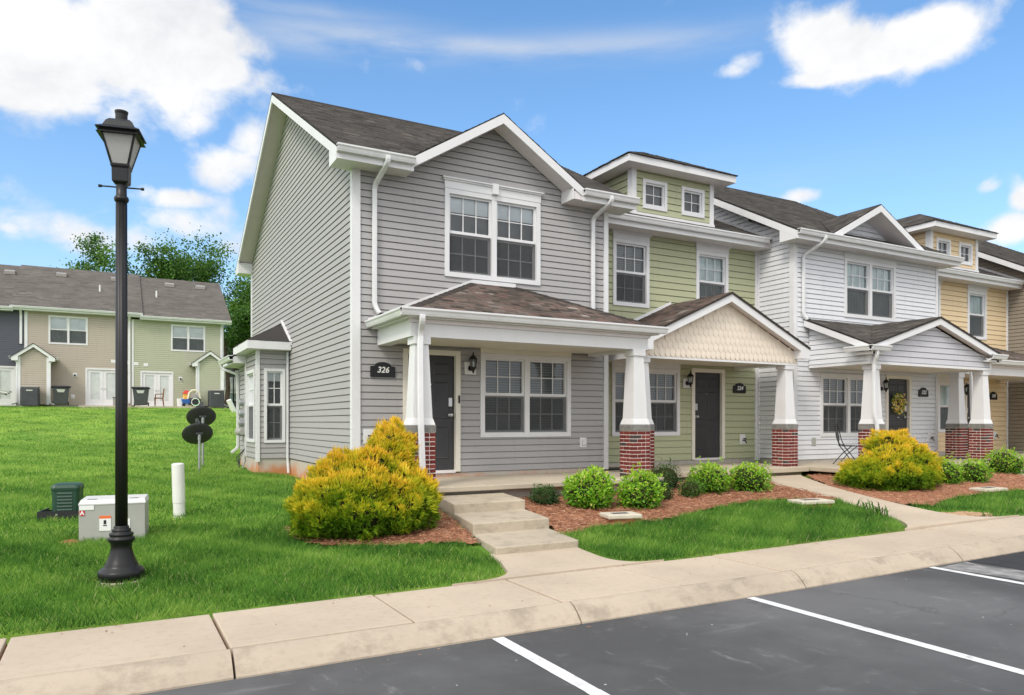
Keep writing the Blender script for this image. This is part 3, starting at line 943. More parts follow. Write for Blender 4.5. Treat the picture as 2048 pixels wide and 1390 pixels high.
# ------------------------------------------------------------------ building parts
def ring_boxes(fr, mb, s0, s1, z0, z1, w, o0, o1, wb=None, wt=None):
    wb = wb or w; wt = wt or w
    fr.box(mb, s0, s0 + w, o0, o1, z0, z1); fr.box(mb, s1 - w, s1, o0, o1, z0, z1)
    fr.box(mb, s0 + w, s1 - w, o0, o1, z0, z0 + wb); fr.box(mb, s0 + w, s1 - w, o0, o1, z1 - wt, z1)
    return mb

def window(root, fr, s0, s1, z0, z1, units=2, grid=(3, 2), lower_grid=None, head=.19, inner='blind', casing=.085, sashes=2, head_mat='trim_white', screen=True, keystone=False, blind_drop=.3, upper_only=False, sill=True):
    rl = root_loc(root)
    mb = ring_boxes(fr, MB(), s0, s1, z0, z1, casing, -.135, .03)
    cw = .10 if units > 1 else 0
    W = (s1 - s0 - 2 * casing - cw * (units - 1)) / units
    for k in range(1, units):
        a = s0 + casing + W * k + cw * (k - 1)
        fr.box(mb, a, a + cw, -.135, .026, z0 + casing, z1 - casing)
    win = mb.build('window', 'trim_white', root, rl)
    if head:
        m = MB()
        fr.box(m, s0 - .005, s1 + .005, -.02, .036, z1 + .003, z1 + head - .05)
        fr.box(m, s0 - .03, s1 + .03, -.02, .06, z1 + head - .05, z1 + head - .022)
        fr.box(m, s0 - .055, s1 + .055, -.02, .085, z1 + head - .022, z1 + head)
        if keystone:
            c = (s0 + s1) / 2
            fr.box(m, c - .06, c + .06, .03, .094, z1 + .01, z1 + head + .012)
        m.build('window_head', head_mat, win, rl)
    lower_grid = grid if lower_grid is None else lower_grid
    zb, zt = z0 + casing, z1 - casing
    zm = (zb + zt) / 2
    for k in range(units):
        a = s0 + casing + (W + cw) * k; b = a + W
        rows = [(zb, zm, lower_grid, -.075), (zm, zt, grid, -.045)] if sashes == 2 else [(zb, zt, grid, -.045)]
        for q, (y0, y1, (gx, gy), o) in enumerate(rows):
            low = sashes == 2 and q == 0
            t = .036
            mbs = ring_boxes(fr, MB(), a, b, y0, y1, t, o - .018, o + .018 + (0 if low else .012), wb=.045 if low else .05)
            mbs.build('sash', 'trim_white', win, rl)
            pa, pb, py0, py1 = a + t, b - t, y0 + (.045 if low else .05), y1 - t
            bars = MB(); bw = .016
            dx = (pb - pa) / gx; dy = (py1 - py0) / gy
            for i in range(1, gx):
                fr.box(bars, pa + dx * i - bw / 2, pa + dx * i + bw / 2, o - .006, o + .012, py0, py1)
            for j in range(1, gy):
                for i in range(gx):
                    fr.box(bars, pa + dx * i + (bw / 2 if i else 0), pa + dx * (i + 1) - (bw / 2 if i < gx - 1 else 0), o - .005, o + .011, py0 + dy * j - bw / 2, py0 + dy * j + bw / 2)
            if gx > 1 or gy > 1:
                bars.build('glazing_bars', 'trim_white', win, rl)
            for i in range(gx):
                for j in range(gy):
                    tx, tz = random.uniform(-.0016, .0016), random.uniform(-.0016, .0016)
                    x0, x1 = pa + dx * i + .001, pa + dx * (i + 1) - .001
                    w0, w1 = py0 + dy * j + .001, py0 + dy * (j + 1) - .001
                    m = MB(); P = fr.P; oo = o - .008
                    m.v = [P(x0, oo - tx - tz, w0), P(x1, oo + tx - tz, w0), P(x1, oo + tx + tz, w1), P(x0, oo - tx + tz, w1)]
                    m.f = [(0, 1, 2, 3)]
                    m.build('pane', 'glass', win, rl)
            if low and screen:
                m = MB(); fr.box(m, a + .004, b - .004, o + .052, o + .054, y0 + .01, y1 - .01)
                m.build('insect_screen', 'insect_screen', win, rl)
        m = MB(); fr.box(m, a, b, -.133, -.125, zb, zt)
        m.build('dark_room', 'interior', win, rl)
        if inner in ('valance', 'half'):
            m = MB(); fr.box(m, a + .01, b - .01, -.085, -.078, zt - blind_drop, zt)
            m.build('roller_blind', 'blind_white', win, rl)
        elif inner == 'slats':
            m = MB(); z = zt - .01
            while z > zb + (zt - zb) * .02:
                P = fr.P
                m.hexa([P(a + .015, -.112, z - .03), P(b - .015, -.112, z - .03), P(b - .015, -.116, z - .034), P(a + .015, -.116, z - .034),
                        P(a + .015, -.100, z), P(b - .015, -.100, z), P(b - .015, -.104, z - .003), P(a + .015, -.104, z - .003)])
                z -= .048
            stuff(m.build('venetian_blind', 'dim_blind', win, rl))
        if inner in ('curtain', 'half'):
            m = MB(); n = 36
            rs = []
            for i in range(n + 1):
                s = a + .005 + (b - a - .01) * i / n
                o = -.108 + .010 * math.sin(i * 1.35) + .004 * math.sin(i * .7)
                rs.append([fr.P(s, o, zb), fr.P(s, o, zt), fr.P(s, o - .004, zt), fr.P(s, o - .004, zb)])
            m.rings(rs); m.build('curtain', 'curtain', win, rl)
    return win
material('dim_blind', (.30, .315, .32), .7, .15, var=.1)

def six_panel_door(root, fr, s0, s1, z0, z1, hand='right', casing=.09, frame_label=None):
    rl = root_loc(root)
    f = MB()
    fr.box(f, s0 - casing, s0, -.12, .032, z0 - .03, z1 + casing); fr.box(f, s1, s1 + casing, -.12, .032, z0 - .03, z1 + casing)
    fr.box(f, s0, s1, -.12, .03, z1, z1 + casing)
    f.build('door_frame', 'cream_trim', root, rl)
    m = MB(); fr.box(m, s0, s1, -.1, .02, z0 - .05, z0)
    m.build('door_sill', 'soffit_white', root, rl)
    d = MB(); fr.box(d, s0 + .004, s1 - .004, -.085, -.045, z0 + .006, z1 - .004)
    door = d.build('door', 'door_black', root, rl)
    w, h = s1 - s0, z1 - z0
    for (a, b) in ((.13, .45), (.55, .87)):
        for (c, e) in ((.10, .38), (.45, .77), (.83, .93)):
            p = MB()
            x0, x1, y0, y1 = s0 + w * a, s0 + w * b, z0 + h * c, z0 + h * e
            r0 = [fr.P(x0, -.045, y0), fr.P(x1, -.045, y0), fr.P(x1, -.045, y1), fr.P(x0, -.045, y1)]
            q = .012
            r1 = [fr.P(x0 + q, -.034, y0 + q), fr.P(x1 - q, -.034, y0 + q), fr.P(x1 - q, -.034, y1 - q), fr.P(x0 + q, -.034, y1 - q)]
            q = .03
            r2 = [fr.P(x0 + q, -.038, y0 + q), fr.P(x1 - q, -.038, y0 + q), fr.P(x1 - q, -.038, y1 - q), fr.P(x0 + q, -.038, y1 - q)]
            p.rings([r0, r1, r2]).build('door_panel', 'door_black', door, rl)
    hx = s1 - .085 if hand == 'right' else s0 + .085
    k = MB()
    c = fr.P(hx, -.045, z0 + .98)
    n = Vector((fr.n[0], fr.n[1], 0))
    k.tube([Vector(c), Vector(c) + n * .02, Vector(c) + n * .022, Vector(c) + n * .055], [.035, .035, .014, .012], 12)
    k.tube([Vector(c) + n * .05, Vector(c) + n * .06, Vector(c) + n * .085, Vector(c) + n * .095], [.015, .032, .032, .014], 12)
    k.build('door_knob', 'steel', door, rl, smooth=True)
    k = MB(); fr.box(k, hx - .036, hx + .036, -.045, -.012, z0 + 1.13, z0 + 1.29)
    k.build('smart_lock', 'steel', door, rl, bevel=.008)
    k = MB(); c = Vector(fr.P((s0 + s1) / 2, -.046, z0 + 1.52)); k.tube([c, c + n * .012], .009, 8)
    k.build('peephole', 'steel', door, rl)
    return door

def gutter_x(root, x0, x1, yf, ztop, name='gutter'):
    """K-style gutter running along X in front of the fascia at yf"""
    pr = [(0, 0), (-.095, 0), (-.115, -.006), (-.115, -.03), (-.098, -.052), (-.088, -.085), (-.074, -.118), (0, -.118), (0, -.1), (-.065, -.1), (-.085, -.05), (-.1, -.03), (-.1, -.014), (0, -.014)]
    return MB().rings([[(x, yf + o, ztop + z) for o, z in pr] for x in (x0, x1)]).build(name, 'gutter_white', root)
def gutter_y(root, y0, y1, xf, ztop, sgn=-1, name='gutter'):
    pr = [(0, 0), (.095, 0), (.115, -.006), (.115, -.03), (.098, -.052), (.088, -.085), (.074, -.118), (0, -.118), (0, -.1), (.065, -.1), (.085, -.05), (.1, -.03), (.1, -.014), (0, -.014)]
    return MB().rings([[(xf + sgn * o, y, ztop + z) for o, z in pr] for y in (y0, y1)]).build(name, 'gutter_white', root)

def downspout(root, pts, side=(1, 0, 0), w=.078, d=.062, outlet=True):
    P = [Vector(p) for p in pts]
    # round the elbows a little
    path = [P[0]]
    for a, b, c in zip(P[:-2], P[1:-1], P[2:]):
        u = (a - b); v = (c - b)
        r = min(.06, u.length * .45, v.length * .45)
        path += [b + u.normalized() * r, b + u.normalized() * r * .35 + v.normalized() * r * .35, b + v.normalized() * r]
    path.append(P[-1])
    o = MB().sweep_rect(path, w, d, side).build('downspout', 'gutter_white', root, bevel=.008, seg=1)
    return o

def lantern(root, x, y, z, nx=0, ny=-1, plate=True):
    """coach lantern on a wall; (x, y, z) = wall point of its arm"""
    rl = root_loc(root)
    n = Vector((nx, ny, 0)); u = Vector((-ny, nx, 0))
    c = Vector((x, y, z))
    L = MB()
    L.tube([c, c + n * .02], [.055, .05], 14)
    L.tube([c + n * .01, c + n * .06 + Vector((0, 0, -.045)), c + n * .11 + Vector((0, 0, -.035)), c + n * .13], .011, 8)
    q = c + n * .13
    L.lathe(q, [(.012, -.10), (.02, -.06), (.045, -.02), (.062, 0), (.05, .012)], 12)
    L.lathe(q, [(.07, .145), (.085, .15), (.07, .175), (.04, .21), (.02, .225), (.012, .245), (.016, .26), (.004, .285)], 12)
    for k in range(4):
        a = math.pi / 4 + k * math.pi / 2
        L.tube([q + Vector((.05 * math.cos(a), .05 * math.sin(a), .0)), q + Vector((.068 * math.cos(a), .068 * math.sin(a), .15))], .005, 6)
    part = L.build('wall_lantern', 'black_metal', root, rl)
    g = MB().lathe(q, [(.044, .008), (.064, .148)], 12)
    g.build('lantern_glass', 'glass', part, rl)
    b = MB().lathe(q, [(.012, .02), (.012, .06), (.02, .085), (.012, .11)], 8)
    b.build('bulb', 'blind_white', part, rl)
    if plate:
        m = MB().box(x - .115, x + .115, y - .016, y + .0, z - .115, z + .115)
        m.build('mounting_block', 'trim_white', root, rl, bevel=.02)
    return part

def number_sign(root, x, y, z, s, w=.42, h=.22):
    rl = root_loc(root)
    fr = front(y)
    pts = [(x - w / 2, z - h / 2), (x + w / 2, z - h / 2), (x + w / 2, z + h * .30)]
    for i in range(9):
        a = math.pi * i / 8
        pts.append((x + w * .33 * math.cos(a) * 1.0, z + h * .34 + h * .30 * math.sin(a)))
    pts.append((x - w / 2, z + h * .30))
    m = MB(); fr.poly(m, pts, .0, .022)
    o = m.build('house_number_sign', 'sign_black', root, rl, bevel=.006)
    text_mesh('numerals', s, h * .62, 'sign_text', o, (x - rl[0], y - .024 - rl[1], z + .005 - rl[2]), (R(90), 0, 0), shear=.22, extrude=.004)
    return o

def outlet(root, fr, s, z, w=.16, h=.2, mat='trim_white', knob=True):
    rl = root_loc(root)
    m = MB(); fr.box(m, s - w / 2, s + w / 2, -.02, .02, z - h / 2, z + h / 2)
    o = m.build('outlet_box', mat, root, rl, bevel=.015)
    if knob:
        k = MB(); fr.box(k, s - w * .26, s + w * .26, .02, .055, z - h * .25, z + h * .2)
        k.build('outlet_cover', 'soffit_white' if mat == 'trim_white' else 'util_grey', o, rl, bevel=.01)
    return o
def spigot(root, fr, s, z):
    rl = root_loc(root)
    m = MB(); fr.box(m, s - .09, s + .09, -.02, .018, z - .12, z + .12)
    o = m.build('tap_block', 'trim_white', root, rl, bevel=.008)
    c = Vector(fr.P(s + .01, .015, z - .03)); n = Vector((fr.n[0], fr.n[1], 0)); u = Vector((fr.u[0], fr.u[1], 0))
    k = MB().tube([c, c + n * .07, c + n * .11 + Vector((0, 0, -.06))], [.014, .016, .013], 8)
    k.tube([c + n * .06 - u * .035 + Vector((0, 0, .045)), c + n * .06 + u * .035 + Vector((0, 0, .045))], .016, 8)
    k.tube([c + n * .06, c + n * .06 + Vector((0, 0, .045))], .007, 6)
    k.build('garden_tap', 'black_metal', o, rl)

# bricks: shared meshes
BRX, BRH = {}, .0545
def brick_mesh(lx, ly):
    k = (round(lx, 3), round(ly, 3))
    if k not in BRX:
        b = MB(); e = .004
        x, y, z = lx / 2, ly / 2, BRH / 2
        b.rings([[(-x + e, -y + e, -z), (x - e, -y + e, -z), (x - e, y - e, -z), (-x + e, y - e, -z)], [(-x, -y, -z + e), (x, -y, -z + e), (x, y, -z + e), (-x, y, -z + e)],
                 [(-x, -y, z - e), (x, -y, z - e), (x, y, z - e), (-x, y, z - e)], [(-x + e, -y + e, z), (x - e, -y + e, z), (x - e, y - e, z), (-x + e, y - e, z)]])
        BRX[k] = b.mesh('brick', 'brick')
    return BRX[k]
def porch_column(root, x0, yf, zf, zs, ztop, w=.385, courses=12, label=None):
    """brick pier with stone cap and a white tapered shaft; x0 = left face, yf = front face"""
    rl = root_loc(root)
    x0 = x0 + .0175
    cx, cy = x0 + w / 2, yf + w / 2
    zb = zs - .115
    def sq(h, z):
        return [(cx - h, cy - h, z), (cx + h, cy - h, z), (cx + h, cy + h, z), (cx - h, cy + h, z)]
    sh = MB().rings([sq(w / 2 - .005, zs + .002), sq(w / 2 - .008, zs + .018), sq(.162, zs + .095), sq(.156, zs + .10), sq(.110, ztop - .11)])
    sh.rings([sq(.136, ztop - .112), sq(.136, ztop - .002)])
    o = sh.build('porch_column', 'trim_white', root, rl)
    if label:
        o['label'] = label
    MB().rings([sq(w / 2 + .004, zb + .004), sq(w / 2 + .004, zs - .012), sq(w / 2 - .004, zs)]).build('stone_cap', 'stone_cap', o, rl)
    MB().rings([sq(w / 2 - .007, zf), sq(w / 2 - .007, zb + .003)]).build('mortar', 'mortar', o, rl)
    ch = (zb - zf) / courses
    t = .095
    L1 = (w - t) * .64; L2 = (w - t) - L1 - .0
    j = .012
    for c in range(courses):
        z = zf + ch * (c + .5)
        fl = c % 2
        # pinwheel: each side starts at its own corner
        for side in range(4):
            for part in (0, 1):
                a, b = ((0, L1) if part == 0 else (L1 + j, w - t - j)) if not fl else ((0, L2 - j) if part == 0 else (L2, w - t - j))
                ln = b - a; mid = (a + b) / 2 - w / 2
                if fl:
                    mid = -mid
                if side == 0: lx, ly, px, py = ln, t, mid, -w / 2 + t / 2
                elif side == 1: lx, ly, px, py = t, ln, w / 2 - t / 2, mid
                elif side == 2: lx, ly, px, py = ln, t, -mid, w / 2 - t / 2
                else: lx, ly, px, py = t, ln, -w / 2 + t / 2, -mid
                link('brick', brick_mesh(lx, ly), o, (cx + px - rl[0], cy + py - rl[1], z - rl[2]))
    return o

def roof_deck(mb, poly, th=.035):
    """slab under a planar roof polygon"""
    p = [Vector(q) for q in poly]
    mb.prism([q - Vector((0, 0, th)) for q in p], p)
    return mb
def slope_board(mb, fr, s0, z0, s1, z1, h, o0, o1):
    """board following a slope in a wall frame, h = vertical depth"""
    return fr.poly(mb, [(s0, z0 - h), (s1, z1 - h), (s1, z1), (s0, z0)], o0, o1)

# ------------------------------------------------------------------ main roof of a forward house
PITCH = .545
def main_roof(root, x0, x1, xwl, xwr, yw, yb, ze, cuts, gutters, eaves, left=True, right=True, pieces=None, ov=.42, zs=5.86, rear=True):
    rl = root_loc(root)
    ye = yw - ov; yr = (yw + yb) / 2; zr = ze + PITCH * (yr - ye); ybe = 2 * yr - ye
    zz = lambda y: ze + PITCH * (y - ye) if y <= yr else zr - PITCH * (y - yr)
    mb = MB()
    for poly in pieces or [[(x0, ye), (x1, ye), (x1, yr), (x0, yr)]]:
        roof_deck(mb, [(x, y, zz(y)) for x, y in poly])
    if rear:
        roof_deck(mb, [(x0, ybe, ze), (x0, yr, zr), (x1, yr, zr), (x1, ybe, ze)])
    roof = mb.build('roof', 'shingle_main', root, rl)
    for poly in pieces or [[(x0, ye), (x1, ye), (x1, yr), (x0, yr)]]:
        shingles(rl, roof, [(x, y, zz(y) + .001) for x, y in poly], 'shingle_main', jump=.8)
    m = MB(); m.prism([(x0, yr - .12, zr - .12 * PITCH + .012), (x0, yr, zr + .018), (x0, yr + .12, zr - .12 * PITCH + .012)], [(x1, yr - .12, zr - .12 * PITCH + .012), (x1, yr, zr + .018), (x1, yr + .12, zr - .12 * PITCH + .012)])
    m.build('ridge_cap', 'shingle_main', roof, rl)
    for on, xe, xw, sg in ((left, x0, xwl, 1), (right, x1, xwr, -1)):
        if not on:
            continue
        fr = leftw(xe)
        for a, b in ((ye, yr), (ybe, yr)):
            m = MB()
            slope_board(m, fr, a, zz(a) - .018, b, zz(b) - .018, .185, -.03 * sg, .0)
            m.build('rake_board', 'trim_white', root, rl)
            m = MB()
            lo = lambda y: zz(y) - .165
            m.prism([(xe + .03 * sg, a, lo(a)), (xe + .03 * sg, b, lo(b)), (xw, b, lo(b)), (xw, a, lo(a))], [(xe + .03 * sg, a, lo(a) + .02), (xe + .03 * sg, b, lo(b) + .02), (xw, b, lo(b) + .02), (xw, a, lo(a) + .02)])
            m.build('rake_soffit', 'rake_soffit_bounce_tint', root, rl)
        # frieze board on the wall below the rake soffit, boxed eave returns
        for yy, wy in ((ye, yw), (ybe, yb)):
            m = MB()
            d_ = 1 if yy < yr else -1
            pts = [(yy + .012 * d_, zs), (yy + .012 * d_, ze - .04), (wy + .1 * d_, zz(wy + .1 * d_) - .19), (wy + .1 * d_, zs)]
            leftw(xe + .003 * sg).poly(m, pts, -(abs(xw - xe) - .004) * sg, 0)
            m.build('eave_return', 'trim_white', root, rl)
    for a, b in eaves:
        m = MB()
        m.prism([(a, ye + .016, zs + .006), (a, ye + .016, ze - .045), (a, yw, zz(yw) - .07), (a, yw, zs + .006)], [(b, ye + .016, zs + .006), (b, ye + .016, ze - .045), (b, yw, zz(yw) - .07), (b, yw, zs + .006)])
        m.build('eave_soffit', 'soffit_white', root, rl)
    for a, b in gutters:
        m = MB().box(a, b, ye - .008, ye + .011, zs - .012, ze - .03)
        m.build('fascia', 'trim_white', root, rl)
        gutter_x(root, a, b, ye - .008, ze + .005)
    return roof, zz, ye, yr, zr

def front_gable(root, roof, cx, half, zpk, yfr, zz, ye, wall_y, fascia=.165, ext=0.0):
    """cross gable on the front slope; returns the slope"""
    rl = root_loc(root)
    zlow = zz(ye) + .03
    sl = (zpk - zlow) / half
    yk = ye + (zpk - zz(ye)) / PITCH
    mb = MB()
    for sg in (-1, 1):
        xe = cx + sg * half
        pl = [(xe, yfr, zlow), (xe, yfr + .03, zlow), (cx, yk, zpk), (cx, yfr, zpk)]
        roof_deck(mb, [(p[0], p[1], p[2] + .012) for p in pl])
        shingles(rl, roof, [(p[0], p[1], p[2] + .014) for p in pl], 'shingle_main', jump=.8)
        fr = front(yfr)
        m = MB()
        slope_board(m, fr, xe, zlow - .006, cx, zpk - .006, fascia, -.03, .004)
        m.build('gable_board', 'trim_white', root, rl)
        m = MB()
        a, b = zlow - fascia + .02, zpk - fascia + .02
        m.prism([(xe, yfr + .03, a), (cx, yfr + .03, b), (cx, wall_y, b), (xe, wall_y, a)], [(xe, yfr + .03, a + .02), (cx, yfr + .03, b + .02), (cx, wall_y, b + .02), (xe, wall_y, a + .02)])
        m.build('gable_soffit', 'soffit_white', root, rl)
    mb.build('gable_roof', 'shingle_main', root, rl)
    return sl, zlow

def wall(root, fr, poly, name, mat='soffit_white', o0=-.22, o1=-.14, inset=(.05, .05)):
    rl = root_loc(root)
    lo, hi = min(p[0] for p in poly) + inset[0], max(p[0] for p in poly) - inset[1]
    poly = [(min(max(s, lo), hi), z) for s, z in poly]
    m = MB(); fr.poly(m, poly, o0, o1)
    return m.build(name, mat, root, rl)

def vboard(root, fr, s0, s1, z0, z1, o1=.03, o0=-.1, name='corner_board', mat='trim_white'):
    m = MB(); fr.box(m, s0, s1, o0, o1, z0, z1)
    return m.build(name, mat, root)
FLOOR = .665
# ================================================================== grey end house (number 326)
X0, X1, YF, YB = 3.555, 8.75, 12.0, 22.0
H1 = thing('townhouse', (6.15, 17, 0), 'grey sided end townhouse with a side bay, hip roofed porch and number 326', 'house', 'row of attached townhouses')
O1 = tuple(H1.location)
fF, fS = front(YF), leftw(X0)
GP = 7.155
W2 = (5.20, 7.17, 4.235, 5.80); W1 = (5.905, 7.86, 1.365, 2.90); D1 = (4.51, 5.41, .79, 2.825)
fpoly = [(X0, .73), (X1, .73), (X1, 5.887), (7.99, 5.887), (6.17, 7.03), (4.35, 5.887), (X0, 5.887)]
fw = wall(H1, fF, fpoly, 'front_wall')
siding(O1, fw, fF, fpoly, [(W2[0], W2[1], W2[2], W2[3] + .19), (W1[0], W1[1], W1[2], W1[3] + .19), (D1[0] - .09, D1[1] + .09, .5, D1[3] + .09)], 'siding_grey', .735)
# side wall
spoly = [(YF, .80), (YB, .80), (YB, 6.07), (17.0, 8.92), (YF, 6.07)]
sw = wall(H1, fS, spoly, 'side_wall', inset=(.26, .26))
BAY = (17.02, 18.6)
siding(O1, sw, fS, spoly, [(BAY[0], BAY[1] + 1.45, .5, 3.15), (BAY[0] + .35, BAY[1] - .25, 3.1, 3.5)], 'siding_grey', .815)
# rear and party walls close the volume
wall(H1, rightw(X1), [(YF, .3), (YB, .3), (YB, 6.0), (17, 8.85), (YF, 6.0)], 'party_wall', 'siding_grey', -.12, -.02)
wall(H1, front(YB), [(X0 + .2, .3), (X1 - .1, .3), (X1 - .1, 6.0), (X0 + .2, 6.0)], 'rear_wall', 'siding_grey', -.08, .02)
vboard(H1, fF, X0 - .03, X0 + .11, .74, 5.87)
MB().box(X0 - .0325, X0 - .001, YF - .0295, YF + .09, .79, 5.87).build('corner_board', 'trim_white', H1)
vboard(H1, fF, X1 - .10, X1 + .004, .70, 5.87)
vboard(H1, fS, YB - .1, YB + .01, .80, 5.9)
# foundations
MB().box(X0 + .012, X1 - .1, YF + .012, YB, -.1, .735).build('foundation', 'foundation_clay', H1)
MB().box(X0 + .0115, X0 + .2, YF + .2, YB - .01, .735, .80).build('foundation_top', 'foundation_clay', H1)
# roof
xl, xr = 3.17, 9.13
YE = YF - .42
zpk = GP
half = 1.72
_cut = YE + (zpk - 6.06) / PITCH
roof, zz, ye, yr, zr = main_roof(H1, xl, xr, X0, X1, YF, YB, 6.06, None, [(xl - .02, 4.46), (7.87, xr + .02)], [(xl + .02, 4.47), (7.66, xr - .02)],
    pieces=[[(xl, YE), (6.17 - half, YE), (6.17, _cut), (6.17, 17.0), (xl, 17.0)], [(6.17 + half, YE), (xr, YE), (xr, 17.0), (6.17, 17.0), (6.17, _cut)]])
front_gable(H1, roof, 6.17, half, zpk, YE - .0, zz, YE, YF - .03)
MB().box(7.64, 7.665, YE - .004, YF - .02, 5.85, 6.05).build('eave_return', 'trim_white', H1)
# windows, door
window(H1, fF, *W2, units=2, inner='valance', keystone=True)
window(H1, fF, *W1, units=2, inner='slats', head_mat='cream_trim')
six_panel_door(H1, fF, *D1, hand='right')
number_sign(H1, 4.055, YF - .014, 2.52, '326', .44, .225)
lantern(H1, 5.69, YF - .030, 2.615)
m = MB(); fF.box(m, 5.455, 5.485, .032, .055, 1.98, 2.12); m.build('doorbell', 'black_plastic', H1, bevel=.006)
outlet(H1, fF, 8.16, 1.24)
spigot(H1, fF, 3.81, 1.40)
downspout(H1, [(3.98, YE - .09, 6.0), (3.98, YE - .09, 5.9), (3.90, YF - .055, 5.62), (3.90, YF - .055, 3.60), (3.98, YF - .10, 3.46)])
MB().box(3.965, 4.03, YF - .14, YF - .09, 3.43, 3.485).build('downspout_mouth', 'black_plastic', H1)
downspout(H1, [(8.48, YE - .09, 6.0), (8.48, YE - .09, 5.9), (8.36, YF - .055, 5.66), (8.36, YF - .055, 3.66)])

# ---- bay on the side wall
bx, by0, by1 = 2.86, 17.0, 18.55
fb, fl = front(by0), leftw(bx)
bpoly = [(bx, .82), (X0, .82), (X0, 3.24), (bx, 3.24)]
bw1 = wall(H1, fb, bpoly, 'bay_front_wall', o0=-.20, o1=-.14)
BW = (3.0, 3.46, 1.18, 2.84)
siding(O1, bw1, fb, bpoly, [(BW[0], BW[1], BW[2], BW[3])], 'siding_grey', .82)
window(H1, fb, *BW, units=1, grid=(2, 2), head=0, inner='valance', casing=.06, blind_drop=.22)
bpoly2 = [(by0, .82), (by1, .82), (by1, 3.24), (by0, 3.24)]
bw2 = wall(H1, fl, bpoly2, 'bay_side_wall', o0=-.20, o1=-.14, inset=(.24, .05))
BW2 = (17.28, 18.34, 1.18, 2.84)
siding(O1, bw2, fl, bpoly2, [BW2], 'siding_grey', .82)
window(H1, fl, *BW2, units=1, grid=(3, 2), head=0, inner='curtain', casing=.07)
MB().box(bx - .03, bx + .05, by0 - .03, by0 + .06, .76, 3.24).build('corner_board', 'trim_white', H1)
vboard(H1, fb, X0 - .06, X0 - .012, .82, 3.24, o1=.028)
vboard(H1, fl, by1 - .06, by1 + .002, .82, 3.24, o1=.028)
MB().box(bx + .02, X0 + .05, by0 + .02, by1 - .02, 0, .82).build('bay_foundation', 'foundation_clay', H1)
wall(H1, front(by1), bpoly, 'bay_rear_wall', 'siding_grey', -.0, .06)
# bay roof: hip against the wall
ex, ey0, ey1, ez, tz = 2.62, 16.74, 18.82, 3.44, 3.96
apx = [(X0 - .014, 17.68, tz), (X0 - .014, 17.88, tz)]
m = MB()
P0, P1, P2, P3 = (X0 - .014, ey0, ez), (ex, ey0, ez), (ex, ey1, ez), (X0 - .014, ey1, ez)
m.v = [P0, P1, P2, P3, apx[0], apx[1]]
m.f = [(0, 1, 4), (1, 2, 5, 4), (2, 3, 5), (0, 4, 5, 3), (3, 2, 1, 0)]
br = m.build('bay_roof', 'shingle_main', H1)
shingles(O1, br, [P1, P0, (X0 - .02, ey0 + .001, ez), apx[0]], 'shingle_main', row=.12)
shingles(O1, br, [P2, P1, apx[0], apx[1]], 'shingle_main', row=.12)
MB().box(ex - .01, X0 - .02, ey0 - .012, ey0 + .02, ez - .19, ez - .012).build('bay_fascia', 'trim_white', H1)
MB().box(ex - .012, ex + .02, ey0 + .021, ey1, ez - .19, ez - .012).build('bay_fascia', 'trim_white', H1)
MB().box(ex + .02, X0 - .02, ey0 + .021, ey1 - .01, ez - .20, ez - .18).build('bay_soffit', 'soffit_white', H1)
m = MB(); fS.poly(m, [(ey0 - .02, ez + .01), (ey0 - .02, ez - .08), (ey0 + .03, ez - .02), (17.70, tz + .0), (17.70, tz + .07)], .0, .05)
m.build('bay_flashing', 'trim_white', H1)
downspout(H1, [(X0 - .055, 16.93, 3.22), (X0 - .055, 16.93, .78), (X0 - .055, 16.84, .50)], side=(0, 1, 0), w=.05, d=.045)

# ---- storage bump behind the bay
sx, sy0, sy1 = 2.92, 18.62, 20.0
fs2 = leftw(sx)
sp2 = [(sy0, .92), (sy1, .92), (sy1, 3.12), (sy0, 3.12)]
w3 = wall(H1, fs2, sp2, 'store_side_wall', o0=-.2, o1=-.14)
siding(O1, w3, fs2, sp2, [], 'siding_grey', .93)
wall(H1, front(sy1), [(sx, .5), (X0, .5), (X0, 3.12), (sx, 3.12)], 'store_rear_wall', 'siding_grey', -.02, .05)
MB().box(sx + .012, X0 + .05, sy0, sy1 - .06, 0, .92).build('store_foundation', 'foundation_clay', H1)
m = MB()
m.prism([(2.55, 18.5, 3.20), (2.55, 20.35, 3.20), (X0 - .02, 20.35, 3.62), (X0 - .02, 18.5, 3.62)], [(2.55, 18.5, 3.235), (2.55, 20.35, 3.235), (X0 - .02, 20.35, 3.655), (X0 - .02, 18.5, 3.655)])
sr = m.build('store_roof', 'shingle_main', H1)
m = MB(); front(18.5).poly(m, [(2.56, 3.05), (2.56, 3.19), (X0 - .03, 3.60), (X0 - .03, 3.05)], -.03, .0); m.build('store_eave_return', 'trim_white', H1)
MB().box(2.57, X0 - .03, 18.54, 20.3, 3.05, 3.07).build('store_soffit', 'soffit_white', H1)
gutter_y(H1, 18.47, 20.36, 2.55, 3.23)
downspout(H1, [(2.50, 20.1, 3.11), (2.50, 20.1, 3.02), (sx - .05, 19.92, 2.86), (sx - .05, 19.92, .98), (sx - .22, 19.85, .86)], side=(0, 1, 0))
